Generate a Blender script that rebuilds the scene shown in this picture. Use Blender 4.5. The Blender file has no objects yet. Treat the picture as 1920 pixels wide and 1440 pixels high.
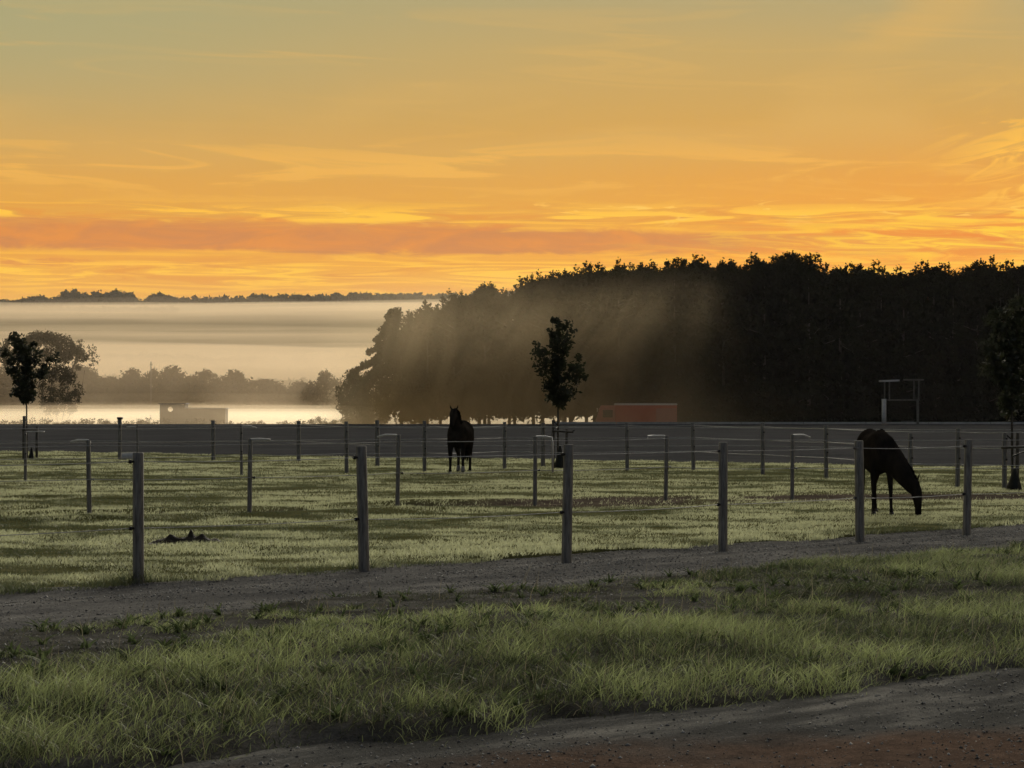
import bpy, math, random
import numpy as np
from mathutils import Vector, Matrix

random.seed(7)
RNG = np.random.default_rng(11)
SC = bpy.context.scene
COL = SC.collection

def lin(r, g, b):
    f = lambda c: (c / 12.92) if c <= 0.04045 else ((c + 0.055) / 1.055) ** 2.4
    return (f(r / 255.0), f(g / 255.0), f(b / 255.0), 1.0)

# ------------------------------------------------------------------ camera
EYE = 1.75                 # metres above the paddock
FPX = 4500.0               # focal length in photo pixels (1920 wide)
HOR = 762.0                # photo row of the horizon
cam = bpy.data.cameras.new('camera')
cam.sensor_width = 36.0
cam.lens = FPX / 1920.0 * 36.0
cam.clip_start = 0.5
cam.clip_end = 9000
cam_o = bpy.data.objects.new('camera', cam)
COL.objects.link(cam_o)
cam_o.location = (0, 0, EYE)
cam_o.rotation_euler = (math.radians(90) + math.atan((HOR - 720.0) / FPX), 0, 0)
SC.camera = cam_o

# ------------------------------------------------------------------ world
world = bpy.data.worlds.new('World')
SC.world = world
world.use_nodes = True
NT = world.node_tree
NT.nodes.clear()

class E:
    """a scalar node socket with operators"""
    def __init__(s, k): s.k = k
    @staticmethod
    def m(op, *a, clamp=False):
        n = NT.nodes.new('ShaderNodeMath'); n.operation = op; n.use_clamp = clamp
        for i, v in enumerate(a):
            if isinstance(v, E): NT.links.new(v.k, n.inputs[i])
            else: n.inputs[i].default_value = v
        return E(n.outputs[0])
    def __add__(s, o): return E.m('ADD', s, o)
    def __radd__(s, o): return E.m('ADD', s, o)
    def __sub__(s, o): return E.m('SUBTRACT', s, o)
    def __rsub__(s, o): return E.m('SUBTRACT', o, s)
    def __mul__(s, o): return E.m('MULTIPLY', s, o)
    def __rmul__(s, o): return E.m('MULTIPLY', s, o)
    def __truediv__(s, o): return E.m('DIVIDE', s, o)
def sstep(x, a, b):
    n = NT.nodes.new('ShaderNodeMapRange'); n.interpolation_type = 'SMOOTHSTEP'
    NT.links.new(x.k, n.inputs[0]); n.inputs[1].default_value = a; n.inputs[2].default_value = b
    n.inputs[3].default_value = 0; n.inputs[4].default_value = 1
    return E(n.outputs[0])
def gauss(x, c, w):
    d = (x - c) / w
    return E.m('EXPONENT', (d * d) * -1.0)
def mixc(f, a, b, mode='MIX'):
    n = NT.nodes.new('ShaderNodeMix'); n.data_type = 'RGBA'; n.blend_type = mode; n.clamp_factor = True
    if isinstance(f, E): NT.links.new(f.k, n.inputs[0])
    else: n.inputs[0].default_value = f
    for i, v in ((6, a), (7, b)):
        if isinstance(v, tuple): n.inputs[i].default_value = v
        else: NT.links.new(v, n.inputs[i])
    return n.outputs[2]
def wnoise(x, y, sx, sy, detail=4, rough=0.55, dist=0.0, off=0.0):
    c = NT.nodes.new('ShaderNodeCombineXYZ')
    NT.links.new((x * sx + off).k, c.inputs[0]); NT.links.new((y * sy).k, c.inputs[1])
    n = NT.nodes.new('ShaderNodeTexNoise'); n.noise_dimensions = '2D'
    n.inputs['Scale'].default_value = 1.0; n.inputs['Detail'].default_value = detail
    n.inputs['Roughness'].default_value = rough; n.inputs['Distortion'].default_value = dist
    NT.links.new(c.outputs[0], n.inputs['Vector'])
    return E(n.outputs[0])

tc = NT.nodes.new('ShaderNodeTexCoord')
sp = NT.nodes.new('ShaderNodeSeparateXYZ'); NT.links.new(tc.outputs['Generated'], sp.inputs[0])
DX, DY, DZ = (E(o) for o in sp.outputs)
AZ = E.m('ARCTAN2', DX, DY)
EL = E.m('ARCSINE', DZ)
el_of = lambda py: (HOR - py) / FPX
az_of = lambda px: (px - 960.0) / FPX
# clear dawn sky: warm at the horizon, grey-olive above, slate overhead
ramp = NT.nodes.new('ShaderNodeValToRGB')
NT.links.new(E.m('MULTIPLY_ADD', EL, 1.0, 0.1, clamp=True).k, ramp.inputs[0])
stops = [(-0.02, (222, 150, 60)), (el_of(560), (235, 166, 56)), (el_of(490), (236, 162, 48)), (el_of(420), (229, 160, 52)),
         (el_of(330), (221, 160, 66)), (el_of(230), (209, 161, 79)), (el_of(100), (196, 163, 98)), (el_of(0), (178, 161, 113)),
         (0.27, (152, 152, 132)), (0.5, (122, 134, 140)), (0.88, (104, 120, 138))]
cr = ramp.color_ramp
while len(cr.elements) < len(stops): cr.elements.new(0.5)
for e, (p, c) in zip(cr.elements, stops):
    e.position = p + 0.1
for e, (p, c) in zip(cr.elements, stops):
    e.position = p + 0.1; e.color = lin(*c)
sky = ramp.outputs[0]
# greyer to the left of the glow
n_big = wnoise(AZ, EL, 5, 16, 2, 0.5, 0.3, 3.1)
left = (1.0 - sstep(AZ, -0.24, 0.08)) * sstep(EL, 0.085, 0.165)
sky = mixc(left * 0.9, sky, lin(168, 162, 118))
veil = sstep(n_big, 0.48, 0.66) * sstep(EL, 0.09, 0.12) * 0.55
sky = mixc(veil, sky, lin(218, 172, 92))
# glow where the sun comes up behind the wood on the right
glow = gauss(AZ, 0.21, 0.17) * gauss(EL, 0.060, 0.026)
sky = mixc(glow * 0.95, sky, lin(252, 170, 20))
sky = mixc(sstep(AZ, -0.02, 0.22) * gauss(EL, 0.082, 0.026) * 0.55, sky, lin(236, 150, 42))
# long orange stratus bank low over the hill
n_edge = wnoise(AZ, EL, 26, 120, 5, 0.6, 0.4, 8.0)
n_fine = wnoise(AZ, EL, 60, 420, 4, 0.55, 0.6, 2.0)
cen = 0.0690 + (AZ * -0.012) + (n_edge - 0.5) * 0.0075
half = 0.0072 - (sstep(AZ, -0.20, 0.22) * 0.0030)
bank = 1.0 - sstep(E.m('ABSOLUTE', EL - cen) / half, 0.72, 1.12)
bank = bank * (1.0 - sstep(AZ, 0.03, 0.17) * 0.75)
upper = E.m('MULTIPLY', sstep(EL - cen, 0.004, 0.0075), bank)
bank2 = (1.0 - sstep(E.m('ABSOLUTE', EL - (0.0590 + (n_edge - 0.5) * 0.008)), 0.0006, 0.0020)) * (1.0 - sstep(AZ, -0.20, -0.06)) * sstep(n_fine, 0.35, 0.55)
bank3 = gauss(EL, 0.0765, 0.0028) * sstep(wnoise(AZ, EL, 16, 260, 4, 0.6, 0.3, 1.2), 0.50, 0.62)
bankcol = mixc(sstep(n_edge, 0.3, 0.7), lin(204, 126, 64), lin(224, 136, 50))
sky = mixc(bank * 0.96, sky, bankcol)
sky = mixc(bank2 * 0.8, sky, lin(224, 140, 55))
sky = mixc(bank3 * 0.65, sky, lin(214, 138, 60))
# lit streaks under and above the bank
st = wnoise(AZ, EL, 17, 300, 6, 0.62, 0.8, 5.7)
env = gauss(EL, 0.0550, 0.0080) + gauss(EL, 0.0785, 0.0045) * 1.1
streak = sstep(st, 0.47, 0.60) * env * (1.0 - bank * 0.85)
sky = mixc(streak * 0.95, sky, lin(255, 194, 52))
sky = mixc((1.0 - sstep(st, 0.36, 0.46)) * env * (1.0 - bank) * 0.6, sky, lin(226, 142, 44))
rt = sstep(AZ, 0.02, 0.20) * gauss(EL, 0.0690, 0.0095)
st2 = wnoise(AZ, EL + AZ * 0.05, 24, 300, 5, 0.62, 0.9, 9.3)
sky = mixc(rt * sstep(st2, 0.46, 0.62), sky, lin(255, 202, 34))
sky = mixc(rt * (1.0 - sstep(st2, 0.36, 0.47)) * 0.8, sky, lin(236, 128, 16))
# a few small bright flecks just above it
fl = wnoise(AZ, EL, 46, 380, 3, 0.5, 0.7, 14.0)
sky = mixc(sstep(fl, 0.62, 0.70) * gauss(EL, 0.0805, 0.0045) * sstep(AZ, -0.16, 0.0), sky, lin(255, 200, 84))
# high thin cirrus
ci = wnoise(AZ, EL + AZ * 0.03, 9, 110, 5, 0.6, 0.8, 21.0)
sky = mixc(sstep(ci, 0.50, 0.64) * gauss(EL, 0.0985, 0.011) * 0.55, sky, lin(247, 184, 76))
ci2 = wnoise(AZ, EL - AZ * 0.22, 22, 120, 4, 0.6, 0.9, 31.0)
sky = mixc(sstep(ci2, 0.52, 0.66) * gauss(EL, 0.098, 0.022) * gauss(AZ, 0.215, 0.03), sky, lin(255, 192, 66))
sky = mixc(sstep(ci, 0.50, 0.70) * gauss(EL, 0.145, 0.02) * 0.3, sky, lin(226, 176, 92))
# the western sky behind the camera is still dim and blue
west = sstep(E.m('COSINE', AZ - 0.2), -0.7, 0.75)
sky = mixc(west, lin(84, 92, 106), sky)
bg = NT.nodes.new('ShaderNodeBackground'); bg.inputs['Strength'].default_value = 1.0
NT.links.new(sky, bg.inputs['Color'])
wo = NT.nodes.new('ShaderNodeOutputWorld'); NT.links.new(bg.outputs[0], wo.inputs[0])

# ------------------------------------------------------------------ sun: the broad glow ahead, right of the view
sl = bpy.data.lights.new('sun', 'SUN')
sl.energy = 4.6
sl.angle = math.radians(30)
sl.color = (1.0, 0.93, 0.80)
so = bpy.data.objects.new('sun', sl); COL.objects.link(so)
SUN_EL, SUN_AZ = math.radians(14), math.radians(10)
so.rotation_euler = (math.radians(90) - SUN_EL, 0, math.pi - SUN_AZ)
so.location = (60, 260, 120)

SC.view_settings.view_transform = 'Standard'
SC.view_settings.look = 'None'
SC.view_settings.exposure = 0.0
SC.view_settings.gamma = 1.0
SC.view_settings.use_curve_mapping = False
SC.render.engine = 'CYCLES'
cy = SC.cycles
cy.use_denoising = True
cy.max_bounces = 8; cy.diffuse_bounces = 2; cy.glossy_bounces = 2; cy.transmission_bounces = 4
cy.volume_bounces = 3; cy.transparent_max_bounces = 64
cy.volume_step_rate = 1.0
cy.sample_clamp_indirect = 4.0

# ------------------------------------------------------------------ helpers
def GP(px, py, z=0.0):
    """photo pixel of a point at height z -> world x, y"""
    d = (EYE - z) * FPX / (py - HOR)
    return ((px - 960.0) * d / FPX, d)
def XD(px, d): return (px - 960.0) * d / FPX
def ZD(py, d): return EYE + (HOR - py) * d / FPX

def hash2(ix, iy, seed):
    h = (ix.astype(np.int64) * 374761393 + iy.astype(np.int64) * 668265263 + seed * 2147483647) & 0xffffffff
    h = ((h ^ (h >> 13)) * 1274126177) & 0xffffffff
    return ((h ^ (h >> 16)) & 0xffffff) / float(0xffffff)
def vnoise(x, y, seed=0):
    x = np.asarray(x, float); y = np.asarray(y, float)
    ix = np.floor(x); iy = np.floor(y); fx = x - ix; fy = y - iy
    fx = fx * fx * (3 - 2 * fx); fy = fy * fy * (3 - 2 * fy)
    a = hash2(ix, iy, seed); b = hash2(ix + 1, iy, seed); c = hash2(ix, iy + 1, seed); d = hash2(ix + 1, iy + 1, seed)
    return (a * (1 - fx) + b * fx) * (1 - fy) + (c * (1 - fx) + d * fx) * fy
def fbm(x, y, seed=0, oct=4):
    s = 0; a = 0.5; t = 0
    for i in range(oct):
        s = s + a * vnoise(x * 2 ** i, y * 2 ** i, seed + i * 17); t += a; a *= 0.5
    return s / t
def ss(x, a, b):
    t = np.clip((np.asarray(x, float) - a) / (b - a), 0, 1); return t * t * (3 - 2 * t)

def mesh_np(name, V, F, mats, smooth=False, attrs=None):
    me = bpy.data.meshes.new(name)
    V = np.asarray(V, np.float32); F = np.asarray(F, np.int32)
    n, k = F.shape
    me.vertices.add(len(V)); me.vertices.foreach_set('co', V.ravel())
    me.loops.add(n * k); me.loops.foreach_set('vertex_index', F.ravel())
    me.polygons.add(n); me.polygons.foreach_set('loop_start', np.arange(0, n * k, k, dtype=np.int32))
    me.polygons.foreach_set('loop_total', np.full(n, k, np.int32))
    if smooth: me.polygons.foreach_set('use_smooth', np.ones(n, bool))
    for an, av in (attrs or {}).items():
        at = me.attributes.new(an, 'FLOAT', 'POINT'); at.data.foreach_set('value', np.asarray(av, np.float32))
    me.materials.append(mats)
    me.update(calc_edges=True)
    return me

class MB:
    """collects shapes, then builds one mesh"""
    def __init__(s): s.v = []; s.f = []
    def add(s, vs, fs):
        o = len(s.v); s.v += [tuple(v) for v in vs]; s.f += [tuple(i + o for i in f) for f in fs]; return s
    def box(s, c, size, rz=0.0, bev=0.0, tilt=0.0):
        hx, hy, hz = (q / 2 for q in size)
        M = Matrix.Translation(Vector(c)) @ Matrix.Rotation(rz, 4, 'Z') @ Matrix.Rotation(tilt, 4, 'Y')
        if bev <= 0:
            vs = [(x, y, z) for z in (-hz, hz) for y in (-hy, hy) for x in (-hx, hx)]
            fs = [(0, 2, 3, 1), (4, 5, 7, 6), (0, 1, 5, 4), (2, 6, 7, 3), (0, 4, 6, 2), (1, 3, 7, 5)]
        else:
            b = bev; ring = [(-hx + b, -hy), (hx - b, -hy), (hx, -hy + b), (hx, hy - b), (hx - b, hy), (-hx + b, hy), (-hx, hy - b), (-hx, -hy + b)]
            vs = []; fs = []
            for z, q in ((-hz, .0), (-hz + b, 1), (hz - b, 1), (hz, .0)):
                for x, y in ring:
                    k = 1.0 if q else 1.0 - b / max(hx, hy)
                    vs.append((x * k, y * k, z))
            for r in range(3):
                for i in range(8): fs.append((r * 8 + i, r * 8 + (i + 1) % 8, r * 8 + 8 + (i + 1) % 8, r * 8 + 8 + i))
            fs.append(tuple(range(7, -1, -1))); fs.append(tuple(range(24, 32)))
        return s.add([M @ Vector(v) for v in vs], fs)
    def loft(s, rings, n=12, up=(0, 0, 1)):
        """rings: (centre, half width, half height); oriented along the path, capped"""
        P = [Vector(r[0]) for r in rings]; vs = []; fs = []
        for i, r in enumerate(rings):
            t = (P[min(i + 1, len(P) - 1)] - P[max(i - 1, 0)]).normalized()
            u = Vector(up)
            if abs(t.dot(u)) > 0.97: u = Vector((1, 0, 0))
            side = t.cross(u).normalized(); v = side.cross(t).normalized()
            for k in range(n):
                a = 2 * math.pi * k / n
                vs.append(P[i] + side * (math.cos(a) * r[1]) + v * (math.sin(a) * r[2]))
        for i in range(len(P) - 1):
            for k in range(n):
                fs.append((i * n + k, i * n + (k + 1) % n, (i + 1) * n + (k + 1) % n, (i + 1) * n + k))
        fs.append(tuple(range(n - 1, -1, -1))); fs.append(tuple((len(P) - 1) * n + k for k in range(n)))
        return s.add(vs, fs)
    def tube(s, pts, rad, n=8):
        rr = rad if isinstance(rad, (list, tuple)) else [rad] * len(pts)
        return s.loft([(p, r, r) for p, r in zip(pts, rr)], n)
    def build(s, name, mat, parent=None, smooth=False, loc=None):
        me = bpy.data.meshes.new(name); me.from_pydata(s.v, [], s.f)
        if smooth:
            for p in me.polygons: p.use_smooth = True
        me.materials.append(mat); me.update()
        return link(name, me, parent, loc)

def link(name, me, parent=None, loc=None):
    o = bpy.data.objects.new(name, me); COL.objects.link(o)
    if parent is not None: o.parent = parent
    if loc is not None: o.location = loc
    return o
def tag(o, label=None, cat=None, group=None, kind=None):
    if label: o['label'] = label
    if cat: o['category'] = cat
    if group: o['group'] = group
    if kind: o['kind'] = kind
    return o
def thing(name, label, cat, loc=(0, 0, 0), rz=0.0, group=None):
    o = bpy.data.objects.new(name, None); COL.objects.link(o)
    o.location = loc; o.rotation_euler = (0, 0, rz); o.empty_display_size = 0.2
    return tag(o, label, cat, group)
def dup(root, loc, rz=0.0, scale=(1, 1, 1), label=None, group=None):
    r = root.copy(); COL.objects.link(r); r.location = loc; r.rotation_euler = (0, 0, rz); r.scale = scale
    if label: r['label'] = label
    if group: r['group'] = group
    for ch in list(root.children):
        c = ch.copy(); COL.objects.link(c); c.parent = r
        for g in list(ch.children):
            d = g.copy(); COL.objects.link(d); d.parent = c
    return r

def mat(name, c1, c2=None, scale=8.0, rough=0.85, bump=0.0, bscale=30.0, spec=0.3, stretch=(1, 1, 1), detail=5, lo=0.35, hi=0.65, space='Object'):
    m = bpy.data.materials.new(name); m.use_nodes = True
    nt = m.node_tree; b = nt.nodes['Principled BSDF']
    b.inputs['Roughness'].default_value = rough
    b.inputs['Specular IOR Level'].default_value = spec
    t = nt.nodes.new('ShaderNodeTexCoord'); mp = nt.nodes.new('ShaderNodeMapping')
    nt.links.new(t.outputs[space], mp.inputs[0]); mp.inputs['Scale'].default_value = stretch
    if c2 is None: b.inputs['Base Color'].default_value = (*c1, 1)
    else:
        n = nt.nodes.new('ShaderNodeTexNoise'); n.inputs['Scale'].default_value = scale; n.inputs['Detail'].default_value = detail
        n.inputs['Roughness'].default_value = 0.62
        nt.links.new(mp.outputs[0], n.inputs['Vector'])
        r = nt.nodes.new('ShaderNodeValToRGB'); r.color_ramp.elements[0].position = lo; r.color_ramp.elements[1].position = hi
        r.color_ramp.elements[0].color = (*c1, 1); r.color_ramp.elements[1].color = (*c2, 1)
        nt.links.new(n.outputs[0], r.inputs[0]); nt.links.new(r.outputs[0], b.inputs['Base Color'])
    if bump > 0:
        n2 = nt.nodes.new('ShaderNodeTexNoise'); n2.inputs['Scale'].default_value = bscale; n2.inputs['Detail'].default_value = 6
        nt.links.new(mp.outputs[0], n2.inputs['Vector'])
        bp = nt.nodes.new('ShaderNodeBump'); bp.inputs['Strength'].default_value = 1.0; bp.inputs['Distance'].default_value = bump
        nt.links.new(n2.outputs[0], bp.inputs['Height']); nt.links.new(bp.outputs[0], b.inputs['Normal'])
    return m
def leaf_mat(name, c1, c2, trans=0.4, gloss=0.0, attr='tone', tcol=None):
    """thin leaves: diffuse and translucent, tone varies from leaf to leaf"""
    m = bpy.data.materials.new(name); m.use_nodes = True
    nt = m.node_tree; nt.nodes.clear()
    a = nt.nodes.new('ShaderNodeAttribute'); a.attribute_name = attr
    r = nt.nodes.new('ShaderNodeMix'); r.data_type = 'RGBA'
    r.inputs[6].default_value = (*c1, 1); r.inputs[7].default_value = (*c2, 1)
    nt.links.new(a.outputs['Fac'], r.inputs[0])
    d = nt.nodes.new('ShaderNodeBsdfDiffuse'); t = nt.nodes.new('ShaderNodeBsdfTranslucent')
    nt.links.new(r.outputs[2], d.inputs[0]); nt.links.new(r.outputs[2], t.inputs[0])
    mx = nt.nodes.new('ShaderNodeMixShader'); mx.inputs[0].default_value = trans
    nt.links.new(d.outputs[0], mx.inputs[1]); nt.links.new(t.outputs[0], mx.inputs[2])
    out = nt.nodes.new('ShaderNodeOutputMaterial'); last = mx.outputs[0]
    if gloss > 0:
        g = nt.nodes.new('ShaderNodeBsdfGlossy'); g.inputs['Roughness'].default_value = 0.45
        g.inputs[0].default_value = (0.9, 0.9, 0.85, 1)
        m2 = nt.nodes.new('ShaderNodeMixShader'); m2.inputs[0].default_value = gloss
        nt.links.new(last, m2.inputs[1]); nt.links.new(g.outputs[0], m2.inputs[2]); last = m2.outputs[0]
    nt.links.new(last, out.inputs[0])
    return m
def vol_mat(name, dens, col=(0.98, 0.95, 0.9), aniso=0.35):
    m = bpy.data.materials.new(name); m.use_nodes = True
    nt = m.node_tree; nt.nodes.clear()
    v = nt.nodes.new('ShaderNodeVolumePrincipled'); v.inputs['Density'].default_value = dens
    v.inputs['Color'].default_value = (*col, 1); v.inputs['Anisotropy'].default_value = aniso
    o = nt.nodes.new('ShaderNodeOutputMaterial'); nt.links.new(v.outputs[0], o.inputs['Volume'])
    return m

# ------------------------------------------------------------------ ground plan
A = math.atan(1.05)
UX, UY = math.cos(A), math.sin(A)
def uv2xy(u, v): return u * UX - v * UY, u * UY + v * UX
def xy2uv(x, y): return x * UX + y * UY, -x * UY + y * UX
def e_road(u): return 8.98 - 0.10 * np.clip(u - 7.4, -4, 12) + 0.12 * np.sin(u * 0.9 + 0.4) + (fbm(u * 1.1, u * 0 + 3.3, 5) - 0.5) * 0.8
def e_verge(u): return 15.7 + (fbm(u * 1.3, u * 0 + 9.1, 6) - 0.5) * 1.5
def e_track(u): return 18.45 + (fbm(u * 1.6, u * 0 + 1.7, 7) - 0.5) * 0.5
def arena_near(x): return 76.5 - 0.685 * x + (fbm(x * 0.5, x * 0 + 4, 9) - 0.5) * 1.2
ARENA_FAR = 238.0

B_PX = [(168, 975), (468, 970), (745, 958), (1003, 950), (1248, 942), (1485, 940)]
B_PTS = [GP(*p) for p in B_PX]
def b_line_dist(x, y):
    pts = [(B_PTS[0][0] - 8, B_PTS[0][1] - 3.5)] + B_PTS + [(8.2, 45.2), (14.0, 45.0), (24.0, 45.0)]
    d = np.full(np.shape(x), 1e9)
    for (x0, y0), (x1, y1) in zip(pts, pts[1:]):
        vx, vy = x1 - x0, y1 - y0; t = np.clip(((x - x0) * vx + (y - y0) * vy) / (vx * vx + vy * vy), 0, 1)
        d = np.minimum(d, np.hypot(x - x0 - t * vx, (y - y0 - t * vy)))
    return d
def soil_amount(x, y):
    """trodden bare soil along the middle fence"""
    d = b_line_dist(x, y)
    n = fbm(x * 0.55 + 3, y * 0.35, 31)
    w = 0.7 + 1.5 * ss(x, -2.5, 2.5)
    pits = np.zeros(np.shape(x))
    for bx, by in B_PTS: pits = np.maximum(pits, 1 - ss(np.hypot(x - bx, (y - by) * .6), .12, .38))
    return np.maximum(pits, ss(n + 0.28 * ss(x, -3, 1), 0.42, 0.58) * (1 - ss(d, w * 0.45, w)))
def z_paddock(x, y):
    z = 0.02 + 0.09 * fbm(x * 0.35, y * 0.55, 21, 3) + 0.06 * fbm(x * 1.4, y * 1.4, 22, 3) - 0.03
    z = z + 0.05 * (ss(b_line_dist(x, y), 0.3, 0.9) * (1 - ss(b_line_dist(x, y), 0.9, 2.0)))
    return z - 0.05 * soil_amount(x, y)
def z_verge(u, v):
    t = np.clip((v - 8.5) / 7.2, 0, 1)
    q = np.minimum(v - e_road(u), e_verge(u) - v)
    return 0.03 + 0.10 * np.sin(np.pi * t) ** 0.8 + 0.07 * fbm(u * 1.1, v * 1.1, 41, 4) - 0.02 - 0.11 * (1 - ss(q, 0, 0.35))
def z_track(u, v):
    rut = np.exp(-((v - 16.5) / 0.35) ** 2) + np.exp(-((v - 17.9) / 0.35) ** 2)
    return 0.03 - 0.03 * rut + 0.02 * fbm(u * 0.8, v * 2.6, 51, 4) + 0.016 * vnoise(u * 9, v * 9, 52)
def z_road(u, v):
    return 0.0 + 0.03 * fbm(u * 1.4, v * 1.9, 61, 5) + 0.012 * vnoise(u * 11, v * 11, 62) - 0.035 * np.exp(-((v - 7.5) / 0.4) ** 2)

def grid_mesh(name, X, Y, Z, m, attrs=None):
    nu, nv = X.shape
    V = np.stack([X.ravel(), Y.ravel(), Z.ravel()], 1)
    i = np.arange(nu * nv).reshape(nu, nv)
    F = np.stack([i[:-1, :-1].ravel(), i[1:, :-1].ravel(), i[1:, 1:].ravel(), i[:-1, 1:].ravel()], 1)
    # make every sheet face up
    a, b, c = V[F[0, 0]], V[F[0, 1]], V[F[0, 2]]
    if np.cross(b - a, c - a)[2] < 0: F = F[:, ::-1]
    return link(name, mesh_np(name, V, F, m, True, attrs))

# materials of the ground
def ground_mat(name, cols, scale, attr=None, attr_cols=None, fine=60.0, bump=0.01, bscale=45.0, stretch=(1, 1, 1), rough=0.95, rotz=0.0):
    m = bpy.data.materials.new(name); m.use_nodes = True
    nt = m.node_tree; b = nt.nodes['Principled BSDF']; b.inputs['Roughness'].default_value = rough
    b.inputs['Specular IOR Level'].default_value = 0.0
    t = nt.nodes.new('ShaderNodeTexCoord'); mp = nt.nodes.new('ShaderNodeMapping'); mp.inputs['Scale'].default_value = stretch
    mp.vector_type = 'TEXTURE' if rotz else 'POINT'
    if rotz:
        mp.inputs['Scale'].default_value = tuple(1.0 / q for q in stretch); mp.inputs['Rotation'].default_value = (0, 0, rotz)
    nt.links.new(t.outputs['Object'], mp.inputs[0])
    def ramp_of(sc_, cs, lo, hi, vec):
        n = nt.nodes.new('ShaderNodeTexNoise'); n.inputs['Scale'].default_value = sc_; n.inputs['Detail'].default_value = 6; n.inputs['Roughness'].default_value = 0.65
        nt.links.new(vec, n.inputs['Vector'])
        r = nt.nodes.new('ShaderNodeValToRGB'); e = r.color_ramp.elements
        e[0].position = lo; e[1].position = hi; e[0].color = (*cs[0], 1); e[1].color = (*cs[-1], 1)
        for k, c in enumerate(cs[1:-1]):
            q = e.new(lo + (hi - lo) * (k + 1) / (len(cs) - 1)); q.color = (*c, 1)
        nt.links.new(n.outputs[0], r.inputs[0]); return r.outputs[0]
    col = ramp_of(scale, cols, 0.33, 0.67, mp.outputs[0])
    if attr:
        a = nt.nodes.new('ShaderNodeAttribute'); a.attribute_name = attr
        c2 = ramp_of(scale * 3, attr_cols, 0.35, 0.65, t.outputs['Object'])
        mx = nt.nodes.new('ShaderNodeMix'); mx.data_type = 'RGBA'
        nt.links.new(a.outputs['Fac'], mx.inputs[0]); nt.links.new(col, mx.inputs[6]); nt.links.new(c2, mx.inputs[7]); col = mx.outputs[2]
    sp_ = ramp_of(fine, [(0.62, 0.62, 0.62), (1.0, 1.0, 1.0), (1.45, 1.42, 1.38)], 0.3, 0.72, t.outputs['Object'])
    mu = nt.nodes.new('ShaderNodeMix'); mu.data_type = 'RGBA'; mu.blend_type = 'MULTIPLY'; mu.inputs[0].default_value = 1.0
    nt.links.new(col, mu.inputs[6]); nt.links.new(sp_, mu.inputs[7]); nt.links.new(mu.outputs[2], b.inputs['Base Color'])
    n2 = nt.nodes.new('ShaderNodeTexNoise'); n2.inputs['Scale'].default_value = bscale; n2.inputs['Detail'].default_value = 7; n2.inputs['Roughness'].default_value = 0.7
    nt.links.new(t.outputs['Object'], n2.inputs['Vector'])
    bp = nt.nodes.new('ShaderNodeBump'); bp.inputs['Distance'].default_value = bump
    nt.links.new(n2.outputs[0], bp.inputs['Height']); nt.links.new(bp.outputs[0], b.inputs['Normal'])
    return m

M_PAD = ground_mat('paddock_turf', [(0.05, 0.052, 0.022), (0.10, 0.10, 0.045), (0.16, 0.155, 0.08)], 0.9, 'soil', [(0.055, 0.044, 0.035), (0.125, 0.102, 0.083)], stretch=(0.6, 1.4, 1))
M_VERGE = ground_mat('verge_soil', [(0.045, 0.044, 0.038), (0.085, 0.083, 0.075), (0.14, 0.137, 0.128)], 2.0, bump=.03, bscale=30)
M_TRACK = ground_mat('track_gravel', [(0.085, 0.085, 0.085), (0.135, 0.133, 0.130), (0.215, 0.21, 0.20)], 1.1, fine=38, bump=0.02, bscale=28, stretch=(0.35, 1.8, 1), rotz=A)
M_ROAD = ground_mat('road_dirt', [(0.06, 0.06, 0.058), (0.10, 0.10, 0.097), (0.23, 0.225, 0.21)], 1.6, 'red', [(0.075, 0.055, 0.045), (0.14, 0.098, 0.076)], fine=55, bump=0.02, bscale=35, stretch=(0.4, 1.6, 1), rotz=A)
M_ARENA = ground_mat('arena_sand', [(0.042, 0.043, 0.046), (0.055, 0.056, 0.059), (0.073, 0.073, 0.076)], 0.25, fine=4, bump=0.03, bscale=6)
M_GROUND = ground_mat('far_fields', [(0.06, 0.065, 0.03), (0.10, 0.10, 0.05), (0.15, 0.135, 0.08)], 0.006, fine=0.3, bump=0.05, bscale=0.6, stretch=(0.35, 1.4, 1))

def z_ground(x, y):
    x = np.asarray(x, float); y = np.asarray(y, float)
    z = -0.10 + 0.10 * ss(y, 225, 237)
    z = z - 1.1 * ss(y, 240, 251)
    d = np.hypot(x, y)
    crest = 108.5 + 4 * np.sin(x * 0.0035 + 1.0) + 5 * (fbm(x * 0.004, y * 0.002, 71, 3) - 0.5)
    hill = ss(d, 560, 2750) ** 1.05
    crest = crest * (1 - 0.45 * ss(x, 60, 500))
    z = z + crest * 1.02 * hill - 60 * ss(d, 2700, 4200)
    z = z + 3.0 * (fbm(x * 0.01, y * 0.01, 72, 3) - 0.5) * ss(d, 450, 900)
    return z
ys = np.concatenate([np.linspace(-60, 220, 12), np.linspace(226, 300, 20), np.linspace(320, 3200, 120), np.linspace(3300, 5200, 8)])
xs = np.concatenate([np.linspace(-2600, -420, 26), np.linspace(-380, 380, 60), np.linspace(420, 2600, 26)])
X, Y = np.meshgrid(xs, ys, indexing='ij')
tag(grid_mesh('ground', X, Y, z_ground(X, Y), M_GROUND), kind='structure')

# arena
xs = np.linspace(-75, 75, 160); t = np.linspace(0, 1, 60)
X, T = np.meshgrid(xs, t, indexing='ij')
Y = arena_near(X) * (1 - T ** 1.3) + ARENA_FAR * T ** 1.3
Z = -0.015 + 0.03 * fbm(X * 0.4, Y * 0.25, 81, 4)
tag(grid_mesh('arena', X, Y, Z, M_ARENA), kind='structure')

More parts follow.
